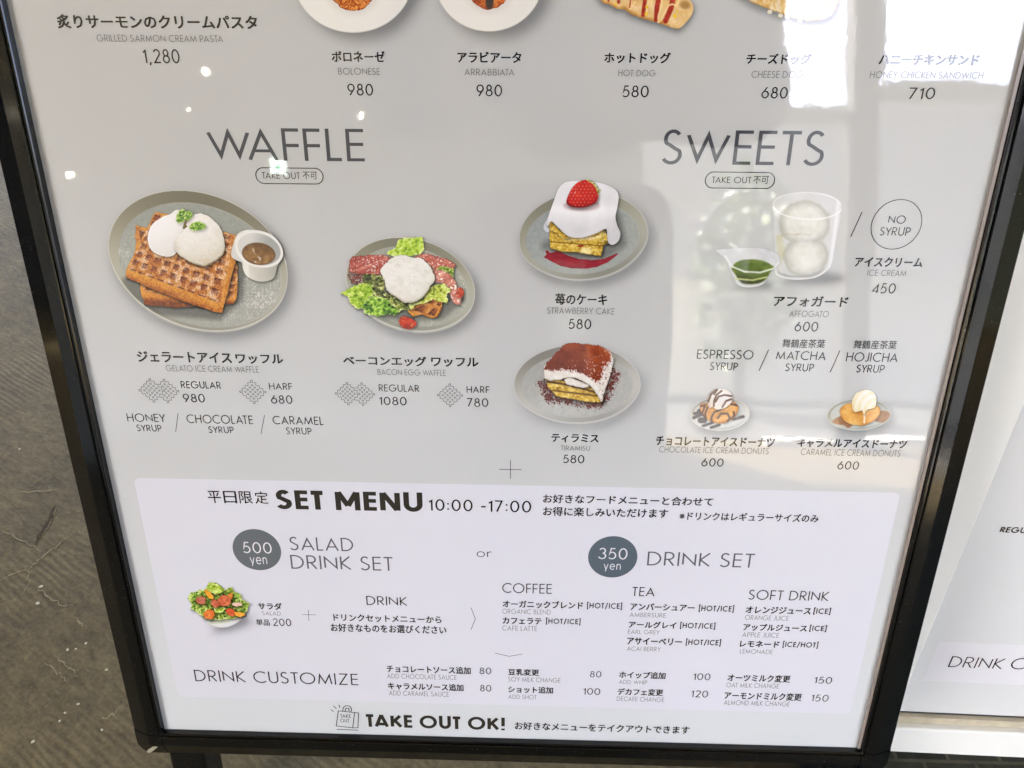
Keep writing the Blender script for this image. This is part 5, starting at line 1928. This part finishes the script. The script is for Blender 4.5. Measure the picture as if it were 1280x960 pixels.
gw.box(-1.0, 8.5, -7.2, -7.0, 0, 2.62)
gw.box(-1.05, 8.55, -7.24, -6.96, 2.623, 2.70)
gwo = gw.build('added_far_wall', M_BLOCK)  # added wall that dims the lower part of the mirrored bay
tag(gwo, 'pale wall added beyond the open bay to dim its reflection', 'wall')
lw = MB()
lw.box(0.3, 8.5, -5.6, -5.5, 0, .89)
lw.box(0.27, 8.53, -5.63, -5.47, .893, .93)
tag(lw.build('low_wall', plain_mat('white low wall', (0.86, 0.83, 0.74), 0.8, 0.3, 25, 0.06)), 'white low wall in front of the added far wall', 'wall')
yd = link_mesh('ground_dimmer', [(-1.0, -6.95, .004), (9, -6.95, .004), (9, -3.2, .004), (-1.0, -3.2, .004)], [(0, 1, 2, 3)], plain_mat('dark added ground', (0.05, 0.05, 0.047), 0.9, 0.3, 80, 0.2))  # dark sheet added to cut the bright ground mirrored through the bay
tag(yd, kind='structure')
bay = empty('glazed_bay', Matrix.Translation((1.6, -3.06, 0)))
tag(bay, 'dark framed open bay mirrored across the upper corner of the glossy menu', 'shopfront')


def bay_box(name, x0, x1, z0, z1, d=0.05):
    b = MB()
    b.box(x0 - 1.6, x1 - 1.6, -d, d, z0, z1)
    return b.build(name, M_POST, bay)


bay_box('header', 0.523, 1.14, 1.56, 2.547, .05)
bay_box('post', 1.475, 1.60, 0, 2.547, .055)
bay_box('post', 2.62, 2.74, 0, 2.547, .06)
M_POST = plain_mat('pale crossbar paint', (0.78, 0.77, 0.72), 0.4)
bay_box('crossbar', 0.523, 1.472, 1.50, 1.558, .04)
bay_box('crossbar', 1.603, 2.617, 1.60, 1.68, .04)
bay_box('threshold', 1.143, 1.472, 0.001, 0.03, .05)
bay_box('threshold', 1.603, 2.617, 0.001, 0.03, .05)


def leaf_mat():
    m, n, l, b = new_mat('hedge leaves')
    oi = n.new('ShaderNodeNewGeometry')
    r = n.new('ShaderNodeValToRGB')
    r.color_ramp.elements[0].color = (0.030, 0.075, 0.012, 1)
    r.color_ramp.elements[1].color = (0.11, 0.19, 0.035, 1)
    l.new(oi.outputs['Random Per Island'], r.inputs[0])
    l.new(r.outputs[0], b.inputs['Base Color'])
    b.inputs['Roughness'].default_value = 0.5
    return m


M_LEAF = leaf_mat()
M_BARK = plain_mat('bark', (0.10, 0.07, 0.045), 0.9, 0.4, 50, 0.2)


def shrub(x, y, h, rad, n, label, seed):
    rnd = random.Random(seed)
    root = empty('shrub', Matrix.Translation((x, y, 0)))
    tag(root, label, 'shrub', 'shrubs beyond the porch')
    b = MB()
    for k in range(5):
        a = rnd.uniform(0, 6.28)
        b.tube([(0, 0, 0), (.2 * rad * math.cos(a), .2 * rad * math.sin(a), .45 * h), (.7 * rad * math.cos(a), .7 * rad * math.sin(a), .85 * h)], [.03, .02, .008], 6)
    b.build('stem', M_BARK, root)
    v, f = [], []
    for k in range(n):
        while True:
            p = Vector((rnd.uniform(-1, 1), rnd.uniform(-1, 1), rnd.uniform(-1, 1)))
            if .35 < p.length < 1:
                break
        c = Vector((p.x * rad, p.y * rad, h * .56 + p.z * h * .46)) * (1 + .12 * rnd.random())
        d = Vector((rnd.gauss(0, 1), rnd.gauss(0, 1), rnd.gauss(0, 1))).normalized()
        e = d.orthogonal().normalized()
        s_ = rnd.uniform(.03, .07)
        i = len(v)
        v += [c - d * s_, c + e * s_ * .45, c + d * s_, c - e * s_ * .45]
        f.append((i, i + 1, i + 2, i + 3))
    link_mesh('foliage', v, f, M_LEAF, root)


for k, (x, y, h, r_) in enumerate(((-2.5, -4.3, 1.25, .55), (-3.4, -4.0, 1.45, .6), (-4.5, -4.4, 1.3, .6), (-5.6, -3.4, 1.6, .7))):
    shrub(x, y, h, r_, 1500, ('rounded green shrub at the porch corner', 'taller green shrub beside the corner one', 'loose green shrub between two taller ones', 'tallest green shrub at the far end of the row')[k], 40 + k)
shrub(1.45, -4.6, 1.5, .34, 700, 'slim green shrub in front of the white low wall', 51)


def glow_mat(name, col, strength):
    m, n, l, b = new_mat(name)
    b.inputs['Base Color'].default_value = (*col, 1)
    b.inputs['Emission Color'].default_value = (*col, 1)
    b.inputs['Emission Strength'].default_value = strength
    return m


M_BULB = glow_mat('lit bulb', (1.0, 0.9, 0.7), 3.0)
M_CORD = plain_mat('lamp cord', (0.02, 0.02, 0.02), 0.5)


def mirrored(px, py, wall_y):
    """the point on a wall that the sheet mirrors at a measured photograph position"""
    X, Y = to_sheet(px, py)
    P = ORG + ML @ np.array([float(X), float(Y), 0]) / 1000
    d = np.array([(px - 640) / F_PX, -(py - 480) / F_PX, -1.0]) @ RC
    d = ML @ (d * [1, 1, -1])
    return P + d * ((wall_y - P[1]) / d[1])


LAMPS = ((85, 219, .012), (258, 90, .012), (234, 138, .007), (452, 145, .011))
for k, (px, py, r_) in enumerate(LAMPS):
    q = mirrored(px, py, -2.2 - .05 * k)
    root = empty('pendant_lamp', Matrix.Translation(Vector(q)))
    tag(root, ('pendant bulb hanging lowest by the open end', 'pendant bulb hanging highest in front of the wall', 'small pendant bulb just below the highest one',
               'pendant bulb nearest the glazed bay')[k], 'lamp', 'pendant lamps in the porch')
    b = MB()
    n_ = 8
    vv = [(r_ * math.sin(math.pi * i / n_) * math.cos(2 * math.pi * j / 12), r_ * math.sin(math.pi * i / n_) * math.sin(2 * math.pi * j / 12), r_ * math.cos(math.pi * i / n_)) for i in range(n_ + 1) for j in range(12)]
    ff = [(i * 12 + j, i * 12 + (j + 1) % 12, (i + 1) * 12 + (j + 1) % 12, (i + 1) * 12 + j) for i in range(n_) for j in range(12)]
    b.add(vv, ff)
    b.build('bulb', M_BULB, root, True)
    b = MB()
    b.tube([(0, 0, r_ * .9), (0, 0, 2.40 - q[2])], .0025, 6)
    b.build('cord', M_CORD, root)

M_STRUT = plain_mat('white awning strut', (0.78, 0.74, 0.66), 0.5)
for k, (a, c) in enumerate((((262, 161), (383, 20)), ((322, 154), (416, 50)))):
    q0, q1 = mirrored(*a, -2.5), mirrored(*c, -2.5)
    q1 = q0 + (q1 - q0) * ((2.39 - q0[2]) / (q1[2] - q0[2]))
    root = empty('awning_strut', Matrix.Translation(Vector(q0)))
    tag(root, ('white slanting strut mirrored above the waffle heading, nearer the pasta caption', 'white slanting strut mirrored above the waffle heading, nearer the first pasta plate')[k], 'strut', 'awning struts under the porch')
    b = MB(); b.tube([(0, 0, 0), q1 - q0], .011, 8); b.build('bar', M_STRUT, root, True)
    b = MB(); b.box(-.03, .03, -.50, .03, -.02, .02); b.build('bracket', M_STRUT, root)
M_SIGNLIT = glow_mat('lit sign face', (0.80, 1.0, 0.86), 0.9)
M_SIGNGREEN = glow_mat('lit sign green', (0.05, 0.55, 0.25), 0.6)
q = mirrored(347, 208, -2.94)
root = empty('lit_sign', Matrix.Translation(Vector(q)))
tag(root, 'small square lit sign, white with green, glowing on the porch wall', 'sign')
b = MB(); b.box(-.036, .036, -.058, -.002, -.040, .036); b.build('housing', M_POST, root)
b = MB(); b.box(-.033, .033, -.0015, .004, -.037, .033); b.build('face', M_SIGNLIT, root)
b = MB(); b.box(-.012, .014, .0042, .006, -.020, .008); b.build('green_mark', M_SIGNGREEN, root)

# ------------------------------------------------------------------ the photographer, mirrored as a dim shape in the sheet
M_JACKET = plain_mat('dark jacket', (0.045, 0.05, 0.062), 0.85, 0.3, 200, 0.15)
M_TROUSER = plain_mat('dark trousers', (0.03, 0.033, 0.045), 0.85, 0.3, 200, 0.15)
M_SKIN = plain_mat('skin', (0.50, 0.31, 0.22), 0.5)
M_HAIR = plain_mat('black hair', (0.012, 0.010, 0.009), 0.45)
M_PHONE = plain_mat('phone body', (0.015, 0.015, 0.017), 0.25)


def skinned(name, joints, bones, mat, parent, sub=2):
    me = bpy.data.meshes.new(name)
    me.from_pydata([j[:3] for j in joints], bones, [])
    me.update()
    o = bpy.data.objects.new(name, me)
    COL.objects.link(o)
    o.parent = parent
    sk = o.modifiers.new('skin', 'SKIN')
    lay = me.skin_vertices[0] if me.skin_vertices else None
    if lay is None:
        me.attributes.new('x', 'FLOAT', 'POINT')
    for i, j in enumerate(joints):
        r_ = j[3] if isinstance(j[3], tuple) else (j[3], j[3])
        me.skin_vertices[0].data[i].radius = r_
        me.skin_vertices[0].data[i].use_root = (i == 0)
    sk.use_smooth_shade = True
    m2 = o.modifiers.new('smooth', 'SUBSURF')
    m2.levels = m2.render_levels = sub
    me.materials.append(mat)
    return o


def ensure_skin(name, joints, bones, mat, parent, sub=2):
    import bmesh
    me = bpy.data.meshes.new(name)
    bm = bmesh.new()
    lay = bm.verts.layers.skin.verify()
    vs = []
    for i, j in enumerate(joints):
        v_ = bm.verts.new(j[:3])
        r_ = j[3] if isinstance(j[3], tuple) else (j[3], j[3])
        v_[lay].radius = r_
        v_[lay].use_root = (i == 0)
        vs.append(v_)
    for a, c in bones:
        bm.edges.new((vs[a], vs[c]))
    bm.to_mesh(me)
    bm.free()
    o = bpy.data.objects.new(name, me)
    COL.objects.link(o)
    o.parent = parent
    sk = o.modifiers.new('skin', 'SKIN')
    sk.use_smooth_shade = True
    m2 = o.modifiers.new('smooth', 'SUBSURF')
    m2.levels = m2.render_levels = sub
    me.materials.append(mat)
    return o


PX0, PY0 = 0.085, -0.76
man = empty('person', Matrix.Translation((PX0, PY0, 0)))
tag(man, 'person in a dark jacket holding up a phone, dimly mirrored in the glossy menu', 'person')
ex, ey, ez = EYE_W[0] - PX0, EYE_W[1] - PY0 - .035, EYE_W[2]
J = [(0, 0, .82, (.15, .10)), (0, .01, .98, (.145, .095)), (0, .02, 1.16, (.17, .105)), (0, .01, 1.30, (.15, .085)), (0, .02, 1.37, .058), (0, .03, 1.42, .05),
     (-.21, .0, 1.27, .075), (-.32, .05, .90, .062), (ex - .12, ey - .07, ez - .02, .036), (.21, .0, 1.27, .075), (.32, .05, .90, .062), (ex + .12, ey - .07, ez - .02, .036)]
ensure_skin('jacket', J, [(0, 1), (1, 2), (2, 3), (3, 4), (4, 5), (3, 6), (6, 7), (7, 8), (3, 9), (9, 10), (10, 11)], M_JACKET, man)
Jl = [(0, 0, .80, (.145, .10)), (-.10, 0, .72, .095), (-.11, .03, .44, .075), (-.115, .0, .10, .055), (-.10, .02, .045, .042), (-.105, .16, .03, .032), (.10, 0, .72, .095), (.11, .03, .44, .075), (.115, .0, .10, .055), (.10, .02, .045, .042), (.105, .16, .03, .032)]
ensure_skin('trousers', Jl, [(0, 1), (1, 2), (2, 3), (3, 4), (4, 5), (0, 6), (6, 7), (7, 8), (8, 9), (9, 10)], M_TROUSER, man)
head = ensure_skin('head', [(0, .03, 1.40, .048), (0, .04, 1.47, .058), (0, .055, 1.54, .078), (0, .05, 1.60, .072), (0, .15, 1.52, .012), (-.085, .045, 1.535, .014), (.085, .045, 1.535, .014)],
                   [(0, 1), (1, 2), (2, 3), (2, 4), (2, 5), (2, 6)], M_SKIN, man)
ensure_skin('hair', [(0, .02, 1.66, .055), (0, -.02, 1.61, .082), (0, -.035, 1.54, .07), (0, .07, 1.655, .045)], [(0, 1), (1, 2), (0, 3)], M_HAIR, man)
for sx_ in (-1, 1):
    hx = ex + sx_ * .098
    Hj = [(hx + sx_ * .02, ey - .065, ez - .02, .026), (hx, ey - .035, ez - .012, (.018, .03))]
    Hb = [(0, 1)]
    for k, (dz, ln) in enumerate(((.034, .9), (.014, 1.0), (-.008, .95), (-.028, .78))):
        i = len(Hj)
        Hj += [(hx - sx_ * .004, ey - .015, ez + dz * .9, .0095), (hx - sx_ * .012 * ln, ey + .008, ez + dz, .0088), (hx - sx_ * .034 * ln, ey + .013, ez + dz * 1.02, .0075)]
        Hb += [(1, i), (i, i + 1), (i + 1, i + 2)]
    i = len(Hj)
    Hj += [(hx - sx_ * .016, ey - .036, ez + .03, .0105), (hx - sx_ * .04, ey - .022, ez + .036, .009)]
    Hb += [(1, i), (i, i + 1)]
    ensure_skin('hand', Hj, Hb, M_SKIN, man)
ph = MB()
ph.box(-.076, .076, -.004, .004, -.036, .036)
po = ph.build('phone', M_PHONE, None, bevel=.003)
po.matrix_world = Matrix.Translation((EYE_W[0], EYE_W[1] - .035, EYE_W[2]))
tag(po, 'dark phone held level in both hands in front of the jacket', 'phone')
